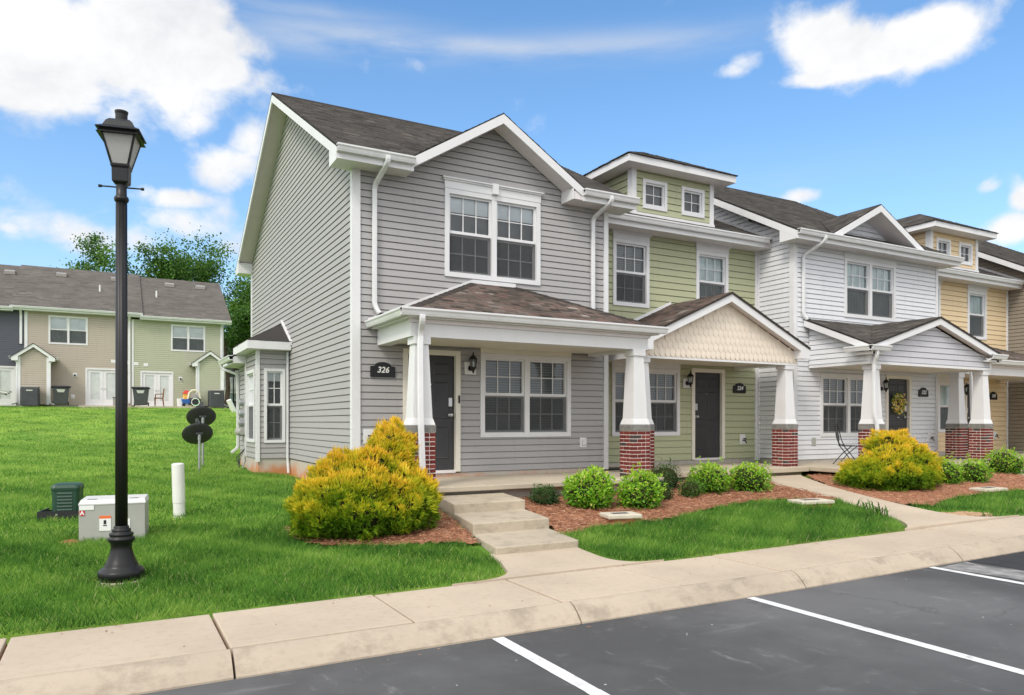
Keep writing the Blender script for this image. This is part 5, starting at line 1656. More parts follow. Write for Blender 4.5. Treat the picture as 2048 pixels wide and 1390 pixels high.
# ================================================================== street lamp
def street_lamp(x, y, z, label, rot=-12, scale=1.0):
    L = thing('street_lamp', (x, y, z), label, 'street lamp', 'black street lamps', R(rot))
    L.scale = (scale,) * 3
    O = (0, 0, 0)
    MB().lathe((0, 0, -.05), [(.205, 0), (.205, .075), (.19, .085)], 28).build('concrete_footing', 'sidewalk_concrete', L, O, smooth=False)
    MB().lathe((0, 0, .02), [(.190, 0), (.196, .09), (.188, .104), (.172, .112), (.168, .122), (.146, .130), (.142, .15), (.125, .18), (.106, .23), (.092, .28), (.087, .315), (.092, .345), (.110, .372), (.116, .388), (.112, .40), (.096, .405), (.098, .42), (.104, .432), (.098, .444), (.08, .448), (.078, .462), (.082, .472), (.07, .484), (.062, .488), (.066, .497), (.058, .51)], 28).build('lamp_base', 'black_metal', L, O, smooth=True)
    pole = MB()
    n = 20
    def flute(r, zz):
        return [((r + .0022 * math.cos(10 * 2 * math.pi * i / 40)) * math.cos(2 * math.pi * i / 40), (r + .0022 * math.cos(10 * 2 * math.pi * i / 40)) * math.sin(2 * math.pi * i / 40), zz) for i in range(40)]
    pole.rings([flute(.052, .52), flute(.050, 1.6), flute(.047, 3.52)])
    pole.build('lamp_pole', 'black_metal', L, O, smooth=True)
    MB().lathe((0, 0, 3.52), [(.047, 0), (.058, .01), (.064, .03), (.058, .05), (.046, .06), (.044, .16), (.046, .17)], 20).build('pole_collar', 'black_metal', L, O, smooth=True)
    bar = MB().tube([(-.19, 0, 3.66), (-.165, 0, 3.66), (-.16, 0, 3.66), (.16, 0, 3.66), (.165, 0, 3.66), (.19, 0, 3.66)], [.014, .013, .007, .007, .013, .014], 10)
    bar.build('ladder_bar', 'black_metal', L, O)
    def sq(h, zz, e=.0):
        return [(-h, -h, zz), (h, -h, zz), (h, h, zz), (-h, h, zz)]
    MB().rings([sq(.045, 3.68), sq(.068, 3.70), sq(.070, 3.82), sq(.078, 3.84), sq(.081, 3.86)]).build('lantern_fitter', 'black_metal', L, O, bevel=.006)
    z0, z1, h0, h1 = 3.86, 4.135, .080, .148
    post = MB()
    for sx, sy in ((-1, -1), (1, -1), (1, 1), (-1, 1)):
        t = .009
        a, b = (sx * (h0 - t), sy * (h0 - t)), (sx * (h1 - t), sy * (h1 - t))
        post.rings([[(a[0] - t, a[1] - t, z0), (a[0] + t, a[1] - t, z0), (a[0] + t, a[1] + t, z0), (a[0] - t, a[1] + t, z0)], [(b[0] - t, b[1] - t, z1), (b[0] + t, b[1] - t, z1), (b[0] + t, b[1] + t, z1), (b[0] - t, b[1] + t, z1)]])
    post.build('lantern_frame', 'black_metal', L, O)
    for k in range(4):
        a = k * math.pi / 2
        c, s = math.cos(a), math.sin(a)
        q = [(-h0 + .018, -h0 + .006, z0 + .002), (h0 - .018, -h0 + .006, z0 + .002), (h1 - .018, -h1 + .006, z1), (-h1 + .018, -h1 + .006, z1)]
        m = MB(); r0 = [(x * c - y * s, x * s + y * c, zz) for x, y, zz in q]
        r1 = [(x * c - (y + .004) * s, x * s + (y + .004) * c, zz) for x, y, zz in q]
        m.prism(r0, r1).build('lantern_pane', 'lamp_lens', L, O)
    MB().rings([sq(.178, 4.108), sq(.170, 4.11), sq(.155, 4.138), sq(.158, 4.142), sq(.180, 4.145), sq(.182, 4.155), sq(.132, 4.185), sq(.110, 4.235), sq(.084, 4.262), sq(.055, 4.268)]).build('lantern_roof', 'black_metal', L, O, bevel=.004)
    MB().lathe((0, 0, 4.262), [(.052, 0), (.052, .07), (.056, .085), (.058, .10), (.045, .104)], 18).build('lantern_chimney', 'black_metal', L, O)
    return L
street_lamp(.09, 7.70, .16, 'tall black street lamp with a square lantern on the left lawn')

# ================================================================== utility boxes on the lawn
U = thing('utility_cabinet', (.05, 10.05, .225), 'low grey metal utility cabinet behind the lamp post', 'utility box', None, R(-7))
O = (0, 0, 0)
MB().box(-.345, .345, -.24, .24, 0, .455).build('cabinet_body', 'util_grey', U, O, bevel=.006)
m = MB().rings([[(-.35, -.245, .456), (.35, -.245, .456), (.35, .245, .456), (-.35, .245, .456)], [(-.35, -.245, .468), (.35, -.245, .468), (.35, .245, .468), (-.35, .245, .468)], [(-.335, -.17, .51), (.335, -.17, .51), (.335, .245, .52), (-.335, .245, .52)]])
m.build('cabinet_lid', 'util_lid', U, O) if 'util_lid' in MATS else m.build('cabinet_lid', 'soffit_white', U, O)
for x in (-.22, .22):
    MB().box(x - .05, x + .05, -.15, -.13, .508, .5165).build('lid_slot', 'dark_plastic', U, O)
MB().box(-.34, -.19, -.247, -.2405, .40, .452).build('white_label', 'paper_white', U, O)
r_ = MB().box(-.335, -.285, -.2465, -.2405, .335, .393).build('red_label', 'red_label', U, O)
text_mesh('letter', 'A', .065, 'paper_white', r_, (-.31, -.2475, .364), (R(90), 0, 0), extrude=.0004)
MB().box(-.135, -.015, -.2462, -.2405, .15, .292).build('warning_label', 'paper_white', U, O)
MB().box(-.135, -.015, -.2464, -.2405, .2925, .325).build('label_header', 'orange_label', U, O)
m = MB().box(-.09, -.062, -.2472, -.2463, .225, .275).box(-.096, -.056, -.2472, -.2463, .205, .217); m.build('label_print', 'black_plastic', U, O)
MB().box(.16, .185, -.2462, -.2405, .16, .28).build('label_edge', 'paper_white', U, O)

G = thing('telecom_pedestal', (-.52, 11.95, .31), 'dark green ribbed pedestal in a black tray left of the lamp post', 'utility box', None, R(-10))
def rr(hx, hy, z, r=.05, n=4):
    out = []
    for cx, cy, a0 in ((hx - r, hy - r, 0), (-hx + r, hy - r, 90), (-hx + r, -hy + r, 180), (hx - r, -hy + r, 270)):
        for i in range(n + 1):
            a = R(a0 + 90 * i / n); out.append((cx + r * math.cos(a), cy + r * math.sin(a), z))
    return out
MB().rings([rr(.165, .16, .07), rr(.168, .163, .39), rr(.172, .167, .395)]).build('pedestal_body', 'util_green', G, O, smooth=False)
MB().rings([rr(.176, .172, .396), rr(.178, .174, .43), rr(.165, .158, .47), rr(.13, .12, .487)]).build('pedestal_cap', 'pedestal_cap', G, O) if 'pedestal_cap' in MATS else MB().rings([rr(.176, .172, .396), rr(.178, .174, .43), rr(.165, .158, .47), rr(.13, .12, .487)]).build('pedestal_cap', 'util_green', G, O)
for k in range(6):
    z = .12 + .045 * k
    MB().rings([[(-.10, -.158, z), (.10, -.158, z), (.10, -.158, z + .03), (-.10, -.158, z + .03)], [(-.09, -.176, z + .004), (.09, -.176, z + .004), (.09, -.168, z + .024), (-.09, -.168, z + .024)]]).build('louvre', 'util_green', G, O)
tr = MB().box(-.29, -.27, -.33, .2, -.1, .13).box(.17, .19, -.33, .2, -.1, .12).box(-.2695, .1695, -.33, -.31, -.1, .13).box(-.2695, .1695, .18, .2, -.05, .10).box(-.27, .17, -.31, .18, -.05, .0)
tr.build('tray', 'black_plastic', G, O)
MB().tube([(-.06, -.34, .085), (-.06, -.325, .085)], .014, 8).build('bolt', 'steel', G, O)

V = thing('vent_pipe', (.86, 11.40, .24), 'white plastic standpipe standing in the lawn', 'pipe', 'white plastic pipes')
m = MB().lathe((0, 0, 0), [(.079, 0), (.079, .26), (.0835, .265), (.0835, .80), (.08, .815), (.05, .825)], 24); m.build('pipe', 'pvc_white', V, O, smooth=False)
V.rotation_euler = (0, R(-1.5), 0)

# ================================================================== satellite dishes
def dish(x, y, z, h, label, roll, azi):
    D = thing('satellite_dish', (x, y, z), label, 'satellite dish', 'pair of satellite dishes', R(azi))
    O = (0, 0, 0)
    MB().tube([(0, 0, -.05), (0, 0, h - .08)], .026, 12).build('mast', 'galvanised', D, O)
    MB().tube([(0, 0, h - .12), (0, .0, h - .02), (0, .02, h + .02)], [.034, .034, .03], 12).build('mast_clamp', 'galvanised', D, O)
    MB().box(-.075, .075, -.03, .035, h - .0, h + .045).build('bracket', 'dark_plastic', D, O, bevel=.01)
    # paraboloid reflector opening away from the viewer and upwards
    n, k = 40, 6
    rings = []
    for sgn, off in ((1, 0), (-1, .008)):
        for i in (range(k + 1) if sgn == 1 else range(k, -1, -1)):
            r = max(.002, .32 * i / k)
            rings.append([(r * 1.04 * math.cos(2 * math.pi * j / n), r * .95 * math.sin(2 * math.pi * j / n), .55 * r * r + off) for j in range(n)])
    M = Matrix.Translation((0, .03, h + .05)) @ Matrix.Rotation(R(roll), 4, 'Y') @ Matrix.Rotation(R(-52), 4, 'X') @ Matrix.Translation((0, .10, .02))
    rings = [[tuple(M @ Vector(p)) for p in r] for r in rings]
    MB().rings(rings, cap=True).build('reflector', 'dish_grey', D, O, smooth=True)
    a = M @ Vector((0, -.29, .05)); b = M @ Vector((0, -.18, .38))
    MB().tube([a, b], .014, 8).build('feed_arm', 'dish_grey', D, O)
    MB().tube([b, b + Vector((0, -.02, -.09))], [.035, .04], 12).build('receiver', 'dish_grey', D, O)
    return D
material('dish_grey', (.040, .040, .042), .5, .35, var=.12)
dish(1.76, 17.9, .56, .80, 'lower left of two dark satellite dishes, on a grey mast', 4, 8)
dish(1.92, 18.75, .59, 1.16, 'upper right of two dark satellite dishes, on a taller mast', 6, 6)

# ================================================================== drain boxes at the beds
def drain(x, y, rot, label, w=.52, d=.34, lift=.05):
    D = thing('downspout_box', (x, y, g1(x, y)), label, 'concrete box', 'pale concrete boxes in the beds', R(rot))
    O = (0, 0, 0)
    MB().rings([[(-w / 2 + .05, -d / 2 + .04, -.05), (w / 2 - .05, -d / 2 + .04, -.05), (w / 2 - .05, d / 2 - .04, -.05), (-w / 2 + .05, d / 2 - .04, -.05)], [(-w / 2 + .03, -d / 2 + .03, lift), (w / 2 - .03, -d / 2 + .03, lift), (w / 2 - .03, d / 2 - .03, lift), (-w / 2 + .03, d / 2 - .03, lift)]]).build('box_base', 'soil_red', D, O)
    MB().box(-w / 2, w / 2, -d / 2, d / 2, lift, lift + .06).build('box_lid', 'valve_concrete', D, O, bevel=.015)
    MB().box(-w * .26, w * .2, -d * .16, d * .16, lift + .0595, lift + .064).build('lid_opening', 'dark_plastic', D, O)
drain(6.22, 8.22, -14, 'raised pale concrete box on red clay near the steps', .50, .36, .06)
drain(10.10, 8.22, -10, 'flat pale concrete box between mulch and grass beside the curved walk', .66, .36, .02)
drain(14.75, 7.95, -4, 'flat pale concrete box beyond the second golden shrub', .66, .34, .02)

# ================================================================== bistro chair on the white porch
def bistro_chair(x, y, z, rot):
    C = thing('bistro_chair', (x, y, z), 'black wrought iron bistro chair on the white porch', 'chair', None, R(rot))
    O = (0, 0, 0)
    for s in (-1, 1):
        MB().tube([(s * .20, .20, 0), (s * .20, .02, .25), (s * .19, -.12, .43), (s * .18, -.19, .62), (s * .15, -.23, .84), (s * .06, -.25, .93), (0, -.252, .945)], .011, 8).build('back_frame', 'black_metal', C, O)
        MB().tube([(s * .20, -.27, 0), (s * .20, -.05, .26), (s * .20, .17, .445)], .011, 8).build('leg', 'black_metal', C, O)
    MB().lathe((0, .02, .43), [(.21, 0), (.22, .008), (.21, .018), (.0, .022)], 20).build('seat', 'black_metal', C, O)
    b = MB()
    n = 18
    ring0 = [(.10 * math.cos(2 * math.pi * i / n), -.215 - .06 * (.5 + .5 * math.sin(2 * math.pi * i / n)) + .02, .70 + .15 * math.sin(2 * math.pi * i / n)) for i in range(n)]
    b.prism(ring0, [(x_, y_ + .012, z_) for x_, y_, z_ in ring0]); b.build('back_panel', 'black_metal', C, O)
    MB().tube([(0, -.16, .45), (0, -.20, .56)], .009, 6).build('back_stay', 'black_metal', C, O)
    MB().tube([(-.19, -.12, .47), (.19, -.12, .47)], .010, 6).build('cross_bar', 'black_metal', C, O)
bistro_chair(15.0, 11.2, FLOOR - .012, -128)

# wreath hanging on the white house door
def wreath():
    x, y, z, r = 18.02, YF + .005, 2.13, .19
    Wt = thing('wreath', (x, y, z), 'round wreath of yellow flowers and green leaves on the black door', 'wreath')
    O = (0, 0, 0)
    MB().tube([(r * math.cos(a), -.03, r * math.sin(a)) for a in [2 * math.pi * i / 24 for i in range(25)]], .022, 6).build('twig_ring', 'bark', Wt, O)
    rg = np.random.default_rng(44)
    n = 620
    a = rg.uniform(0, 2 * math.pi, n); rr_ = r + rg.normal(0, .055, n)
    c = np.stack([rr_ * np.cos(a), -.045 - rg.uniform(0, .05, n), rr_ * np.sin(a)], -1)
    s = rg.uniform(.018, .042, n)
    u = rg.normal(size=(n, 3)); u /= np.linalg.norm(u, axis=1)[:, None]
    v = rg.normal(size=(n, 3)); v -= (v * u).sum(1)[:, None] * u; v /= np.linalg.norm(v, axis=1)[:, None]
    P = np.stack([c - u * s[:, None], c + v * s[:, None] * .6, c + u * s[:, None], c - v * s[:, None] * .6], 1)
    t = np.where(rg.random(n) < .45, rg.uniform(0, .35, n), rg.uniform(.5, 1.0, n))
    stuff(link('leaves_and_flowers', np_mesh('leaves_and_flowers', P.reshape(-1, 3), np.arange(n * 4).reshape(-1, 4), 'wreath_leaf', t), Wt))
wreath()
# ================================================================== row of rear houses on the rise
YR_ = 48.0
GR = 2.52
def rear_house(x0, x1, zg, label, sid, win, door, closet, ridge_dz, roofx, vents, yw=YR_):
    H = thing('rear_townhouse', ((x0 + x1) / 2, yw, zg), label, 'house', 'row of houses on the rise behind')
    O = tuple(H.location)
    fr = front(yw)
    poly = [(x0, zg + .05), (x1, zg + .05), (x1, 7.62 + ridge_dz), (x0, 7.62 + ridge_dz)]
    w_ = wall(H, fr, poly, 'rear_wall')
    holes = []
    if win: holes.append(win)
    if door: holes.append(door)
    siding(O, w_, fr, poly, holes, sid, zg + .06, pitch=.117, lap=.012, groove=.012, join=True)
    if win:
        window(H, fr, *win, units=2, grid=(3, 2) if sid == 'siding_green_far' else (1, 1), lower_grid=(1, 1), head=0, inner='half', blind_drop=.66)
    if door:
        a, b, z0, z1 = door
        m = ring_boxes(fr, MB(), a, b, z0, z1, .09, -.12, .03); m.build('door_frame', 'trim_white', H)
        mid = (a + b) / 2
        for q0, q1 in ((a + .09, mid - .004), (mid + .004, b - .09)):
            d_ = ring_boxes(fr, MB(), q0, q1, z0 + .09, z1 - .09, .16, -.08, -.02, wb=.28)
            dr = d_.build('patio_door', 'trim_white', H)
            m = MB(); fr.box(m, q0 + .16, q1 - .16, -.06, -.05, z0 + .37, z1 - .25); m.build('door_glass', 'door_blind', dr, O)
            m = MB(); hx = q1 - .07 if q0 < mid - .2 else q0 + .07
            c_ = fr.P(hx, -.01, z0 + 1.0); m.tube([c_, (c_[0], c_[1] - .05, c_[2])], .03, 8); m.build('door_knob', 'steel', dr, O)
    ztop = 7.79 + ridge_dz
    # roof
    ye, yr, pitch = yw - .42, yw + 5.4, .56
    zr = ztop + pitch * (yr - ye)
    rx0, rx1 = roofx
    m = MB(); roof_deck(m, [(rx0, ye, ztop), (rx1, ye, ztop), (rx1, yr, zr), (rx0, yr, zr)]); roof_deck(m, [(rx0, 2 * yr - ye, ztop), (rx0, yr, zr), (rx1, yr, zr), (rx1, 2 * yr - ye, ztop)])
    roof = m.build('roof', 'shingle_far', H)
    shingles(O, roof, [(rx0, ye, ztop), (rx1, ye, ztop), (rx1, yr, zr), (rx0, yr, zr)], 'shingle_far', row=.16, wid=(.25, .6), jump=1.0)
    for xe, sg in ((rx0, 1), (rx1, -1)):
        m = MB(); slope_board(m, leftw(xe), ye, ztop - .02, yr, zr - .02, .2, -.03 * sg, 0); m.build('rake_board', 'trim_white', H)
    gutter_x(H, rx0, rx1, ye, ztop + .01)
    MB().box(rx0 + .05, rx1 - .05, ye + .01, yw, ztop - .2, ztop - .03).build('eave_box', 'trim_white', H)
    for xe, n_ in ((x0 + .02, 1), (x1 - .02, -1)):
        m = MB(); leftw(xe).poly(m, [(yw + .05, zg - .3), (2 * yr - yw, zg - .3), (2 * yr - yw, ztop - .1), (yr, zr - .25), (yw + .05, ztop - .1)], -.04, .04); m.build('end_wall', sid, H)
    for (px, t, kind) in vents:
        y = ye + t; z = ztop + pitch * t
        if kind == 'pipe':
            MB().lathe((px, y, z - .05), [(.05, 0), (.05, .42), (.045, .43)], 10).build('roof_pipe', 'pvc_white', H)
        else:
            MB().rings([[(px - .28, y - .22, z - .08), (px + .28, y - .22, z - .08), (px + .28, y + .2, z + .05), (px - .28, y + .2, z + .05)], [(px - .26, y - .24, z + .1), (px + .26, y - .24, z + .1), (px + .26, y + .18, z + .24), (px - .26, y + .18, z + .24)]]).build('roof_vent', 'vent_grey', H)
    if closet:
        a, b = closet; yc = yw - 1.25; c = (a + b) / 2
        zb_, ze_, zp_ = zg + .05, zg + 2.62, zg + 3.22
        fc = front(yc)
        cp = [(a, zb_), (b, zb_), (b, ze_), (c, zp_ - .1), (a, ze_)]
        cw = wall(H, fc, cp, 'closet_wall')
        siding(O, cw, fc, cp, [], sid, zg + .06, join=True)
        for xx, F_ in ((a, leftw(a)), (b, rightw(b))):
            q = [(yc, zb_), (yw, zb_), (yw, ze_), (yc, ze_)]
            d_ = wall(H, F_, q, 'closet_side', 'siding_green_far' if sid != 'siding_navy' else sid); siding(O, d_, F_, q, [], sid, zg + .06, join=True)
        vboard(H, fc, a - .03, a + .1, zb_, ze_); vboard(H, fc, b - .1, b + .03, zb_, ze_)
        hw_ = (b - a) / 2 + .3
        m = MB()
        for sg in (-1, 1):
            roof_deck(m, [(c + sg * hw_, yc - .2, ze_ - .02), (c + sg * hw_, yw, ze_ - .02), (c, yw, zp_ + .12), (c, yc - .2, zp_ + .12)])
        m.build('closet_roof', 'shingle_main', H)
        for sg in (-1, 1):
            m = MB(); slope_board(m, front(yc - .17), c + sg * hw_, ze_ - .04, c, zp_ + .10, .2, -.03, 0); m.build('gable_board', 'trim_white', H)
            m = MB(); xx = c + sg * hw_; m.box(min(xx, xx - sg * .3), max(xx, xx - sg * .3), yc - .175, yc + .1, ze_ - .24, ze_ - .03); m.build('eave_return', 'trim_white', H)
            gutter_y(H, yc - .2, yw, xx, ze_ - .02, sg)
            downspout(H, [(xx + sg * .03, yc - .1, ze_ - .12), (c + sg * ((b - a) / 2 + .06), yc - .02, ze_ - .3), (c + sg * ((b - a) / 2 + .06), yc - .02, zg + .15), (c + sg * ((b - a) / 2 + .25), yc - .3, zg + .05)])
    MB().box(x0, x1, yw + .02, yw + .4, zg - .4, zg + .06).build('foundation', 'foundation_concrete', H)
    return H
material('door_blind', (.52, .55, .53), .4, .4, var=.08)
material('vent_grey', (.30, .28, .26), .6, .3)
HT = rear_house(-4.14, 1.06, GR, 'tan sided rear townhouse with a gabled closet beside white patio doors', 'siding_tan_far', (-3.01, -1.12, 5.97, 7.56), (-1.24, .52, GR + .03, 4.70), (-4.29, -2.92), .13, (-4.75, 1.65), [(-2.6, 4.6, 'vent'), (.3, 4.6, 'vent'), (-.55, 2.7, 'pipe')])
HG = rear_house(1.06, 6.08, GR, 'pale green sided rear townhouse with a gabled closet at its right end', 'siding_green_far', (3.16, 5.05, 5.86, 7.44), (1.54, 3.29, GR - .02, 4.62), (4.5, 5.86), 0, (1.5, 6.5), [(3.35, 4.7, 'vent'), (5.2, 4.7, 'vent'), (2.5, 2.8, 'pipe')])
HN = rear_house(-9.4, -4.14, GR, 'navy sided rear townhouse at the left edge', 'siding_navy', None, (-6.3, -4.5, GR, 4.67), None, .05, (-9.8, -4.6), [(-5.2, 4.55, 'vent'), (-6.1, 2.4, 'pipe')])
fr_ = front(YR_)
# small wall fittings
for H, s, z, w, h in ((HT, -1.75, 4.28, .2, .22), (HG, 3.68, 4.22, .2, .24)):
    o = outlet(H, fr_, s, z, w, h, 'trim_white', False)
    MB().tube([(s, YR_ - .02, z - .02), (s, YR_ - .1, z - .02)], [.06, .05], 10).build('porch_light', 'black_metal', H)
for H, s, z in ((HT, .15, 5.12), (HT, .85, 5.08), (HG, 1.32, 5.02), (HG, 1.82, 4.98)):
    outlet(H, fr_, s, z, .24, .18, 'trim_white', False)
outlet(HT, fr_, -1.86, 3.05, .2, .24, 'trim_white', True)
downspout(HG, [(6.0, YR_ - .42, 7.7), (5.98, YR_ - .05, 7.4), (5.98, YR_ - .05, 2.7)])
downspout(HT, [(.96, YR_ - .42, 7.8), (.96, YR_ - .06, 7.5), (.96, YR_ - .06, 2.7)], w=.12)
downspout(HN, [(-4.28, YR_ - .42, 7.8), (-4.28, YR_ - .06, 7.5), (-4.28, YR_ - .06, 5.9)], w=.12)
vboard(HG, fr_, 1.09, 1.19, 2.6, 7.6)
vboard(HG, fr_, 5.90, 6.08, 2.6, 7.6)
vboard(HT, fr_, -4.12, -3.98, 2.6, 7.7)
# patio slabs
for x0, x1 in ((-1.5, 1.0), (1.2, 4.3)):
    struct(MB().box(x0, x1, 45.6, YR_ - .01, 2.1, 2.53).build('patio', 'porch_concrete'))
struct(MB().box(4.3, 6.0, 46.0, 46.74, 2.1, 2.5).build('condenser_pad', 'porch_concrete'))

def condenser(x, y, label):
    C = thing('air_conditioner', (x, y, 2.50), label, 'air conditioner', 'outdoor condensers of the rear houses')
    O = (0, 0, 0)
    h, z1 = .40, .96
    MB().rings([rr(h, h, 0, .06), rr(h, h, z1, .06)]).build('casing', 'dark_plastic', C, O)
    for sx, sy, ax in ((0, -1, 0), (1, 0, 1), (-1, 0, 1)):
        for k in range(9):
            p = -.32 + .08 * k
            (MB().box(p - .012, p + .012, -h - .012, -h + .002, .05, z1 - .08) if ax == 0 else MB().box(min(sx * h, sx * h + sx * .012) , max(sx * h, sx * h + sx * .012), p - .012, p + .012, .05, z1 - .08)).build('grille_bar', 'dark_plastic', C, O)
    MB().rings([rr(h + .015, h + .015, z1, .06), rr(h + .015, h + .015, z1 + .05, .06), rr(h - .06, h - .06, z1 + .07, .06)]).build('top_cap', 'vent_grey', C, O)
    MB().box(-.14, .14, -h - .016, -h - .012, .78, .82).build('badge', 'paper_white', C, O)
condenser(-3.72, 46.2, 'dark condenser unit in front of the tan closet')
condenser(5.45, 46.2, 'dark condenser unit in front of the green closet')
def bin_(x, y, label, rot):
    B = thing('wheelie_bin', (x, y, 2.53), label, 'bin', 'dark wheelie bins behind the houses', R(rot))
    O = (0, 0, 0)
    def sq(hx, hy, z): return [(-hx, -hy, z), (hx, -hy, z), (hx, hy, z), (-hx, hy, z)]
    MB().rings([sq(.30, .30, .05), sq(.40, .40, .95)]).build('bin_body', 'dark_plastic', B, O, bevel=.04)
    MB().rings([sq(.46, .44, .955), sq(.47, .45, 1.0), sq(.40, .38, 1.06)]).build('bin_lid', 'black_plastic', B, O, bevel=.03)
    m = MB(); m.prism([(-.2, -.392, .86), (.2, -.392, .86), (.14, -.375, .70), (-.14, -.375, .70)], [(-.2, -.40, .86), (.2, -.40, .86), (.14, -.383, .70), (-.14, -.383, .70)]); m.build('bin_label', 'vent_pale', B, O)
    for s in (-1, 1):
        MB().tube([(s * .32, .3, .11), (s * .38, .3, .11)], .11, 14).build('wheel', 'black_plastic', B, O)
material('vent_pale', (.5, .5, .48), .6, .3)
bin_(-2.35, 46.4, 'dark wheelie bin beside the tan closet', 4)
bin_(1.5, 45.9, 'dark wheelie bin beside the lamp post at the green house', -6)
# small grey box half hidden by the lamp
Bx = thing('storage_box', (.42, 46.6, 2.53), 'small grey box by the white patio doors', 'box')
MB().box(-.3, .3, -.2, .2, 0, .45).build('box_body', 'vent_grey', Bx, (0, 0, 0), bevel=.02); MB().box(-.32, .32, -.22, .22, .452, .49).build('box_lid', 'dark_plastic', Bx, (0, 0, 0))
# wooden dining chair on the patio
Cw = thing('wooden_chair', (2.42, 46.2, 2.53), 'brown wooden chair on the patio of the green house', 'chair', None, R(-90))
for sx in (-1, 1):
    MB().tube([(sx * .2, -.2, 0), (sx * .2, -.2, .45)], [.022, .032], 6).build('leg', 'wood_chair', Cw, (0, 0, 0))
    MB().tube([(sx * .2, .25, 0), (sx * .2, .2, .45), (sx * .19, .26, 1.0)], .024, 6).build('back_post', 'wood_chair', Cw, (0, 0, 0))
    MB().tube([(sx * .24, -.18, .45), (sx * .25, -.18, .68), (sx * .24, .2, .70)], .02, 6).build('armrest', 'wood_chair', Cw, (0, 0, 0))
MB().box(-.25, .25, -.24, .22, .43, .49).build('seat', 'wood_chair', Cw, (0, 0, 0), bevel=.01)
MB().box(-.2, .2, .235, .265, .93, 1.02).build('top_rail', 'wood_chair', Cw, (0, 0, 0), bevel=.01)
MB().box(-.07, .07, .225, .25, .49, .93).build('back_splat', 'wood_chair', Cw, (0, 0, 0))
# toys by the closet
def toy(name, loc, label, cat, parts, rot=0):
    T = thing(name, loc, label, cat, 'toys heaped by the green closet', R(rot))
    for nm, mb, mt in parts:
        mb.build(nm, mt, T, (0, 0, 0))
toy('toy_wagon', (3.95, 46.3, 2.53), 'blue toy wagon among the toys', 'toy', [('tub', MB().rings([rr(.30, .2, .16, .05), rr(.38, .26, .42, .05)]), 'toy_blue'), ('wheel', MB().tube([(-.25, -.26, .1), (-.25, -.2, .1)], .1, 14), 'black_plastic'), ('wheel', MB().tube([(.25, -.26, .1), (.25, -.2, .1)], .1, 14), 'black_plastic')])
toy('toy_kitchen', (3.9, 46.75, 2.53), 'orange and red upright toy behind the blue wagon', 'toy', [('body', MB().rings([rr(.2, .15, .3, .04), rr(.18, .14, .75, .04)]), 'toy_yellow'), ('roof', MB().rings([rr(.22, .18, .751, .04), rr(.1, .08, .95, .03)]), 'toy_red')])
toy('ride_on_car', (4.28, 46.45, 2.53), 'cream toy car with an arched roof', 'toy', [('body', MB().rings([rr(.32, .22, .1, .06), rr(.34, .24, .42, .06), rr(.28, .2, .5, .06)]), 'black_plastic'), ('roof_arch', MB().tube([(-.32, 0, .45), (-.26, 0, .8), (-.1, 0, .95), (.12, 0, .95), (.28, 0, .78), (.34, 0, .45)], .06, 10), 'toy_cream'), ('seat', MB().rings([rr(.15, .12, .5, .04), rr(.12, .1, .72, .04)]), 'vent_grey')])
toy('toy_tractor', (4.25, 45.95, 2.53), 'green and black toy with a big white wheel', 'toy', [('wheel', MB().tube([(.05, -.12, .25), (.05, -.05, .25)], .24, 20), 'toy_green'), ('wheel_rim', MB().tube([(.05 + .21 * math.cos(a), -.13, .25 + .21 * math.sin(a)) for a in [2 * math.pi * i / 20 for i in range(21)]], .025, 6), 'pvc_white'), ('body', MB().rings([rr(.26, .14, .12, .05), rr(.2, .12, .42, .05)]), 'black_plastic')])
toy('plastic_tub', (3.55, 46.45, 2.53), 'white plastic tub left of the toy wagon', 'tub', [('tub', MB().rings([rr(.16, .16, 0, .06), rr(.19, .19, .46, .06)]), 'paper_white')])
# leaning white pipe
V2_ = thing('vent_pipe', (5.95, 42.5, g1(5.95, 42.5) - .05), 'short white pipe leaning in the grass by the green house', 'pipe', 'white plastic pipes')
MB().lathe((0, 0, 0), [(.14, 0), (.14, .75), (.12, .77)], 16).build('pipe', 'pvc_white', V2_, (0, 0, 0)); V2_.rotation_euler = (R(8), R(-24), 0)
# eave of a small shelter poking in at the left edge
Sh = thing('garden_shelter', (-5.6, 45.8, 2.45), 'pale sloping eave of a small shelter poking in at the left edge', 'shelter')
for k, (dx, dz, t) in enumerate(((0, 0, .07), (-.08, -.075, .06), (-.2, -.14, .07))):
    MB().hexa([(-1.6 + dx, -.5, 1.25 + dz), (1.06 + dx, -.5, .72 + dz), (1.06 + dx, .6, .72 + dz), (-1.6 + dx, .6, 1.25 + dz), (-1.6 + dx, -.5, 1.25 + dz + t), (1.06 + dx, -.5, .72 + dz + t), (1.06 + dx, .6, .72 + dz + t), (-1.6 + dx, .6, 1.25 + dz + t)]).build('eave_layer', ('vent_pale', 'trim_white', 'vent_grey')[k], Sh, (0, 0, 0))
MB().tube([(.55, -.3, .60), (.50, -.3, .42), (.35, -.3, .30), (.1, -.3, .24), (-.4, -.3, .22)], .045, 8).build('curved_bracket', 'vent_grey', Sh, (0, 0, 0))
MB().box(-.5, -.36, -.37, -.23, 0, .95).build('post', 'trim_white', Sh, (0, 0, 0)); MB().box(-.5, -.36, .3, .44, 0, .95).build('post', 'trim_white', Sh, (0, 0, 0))

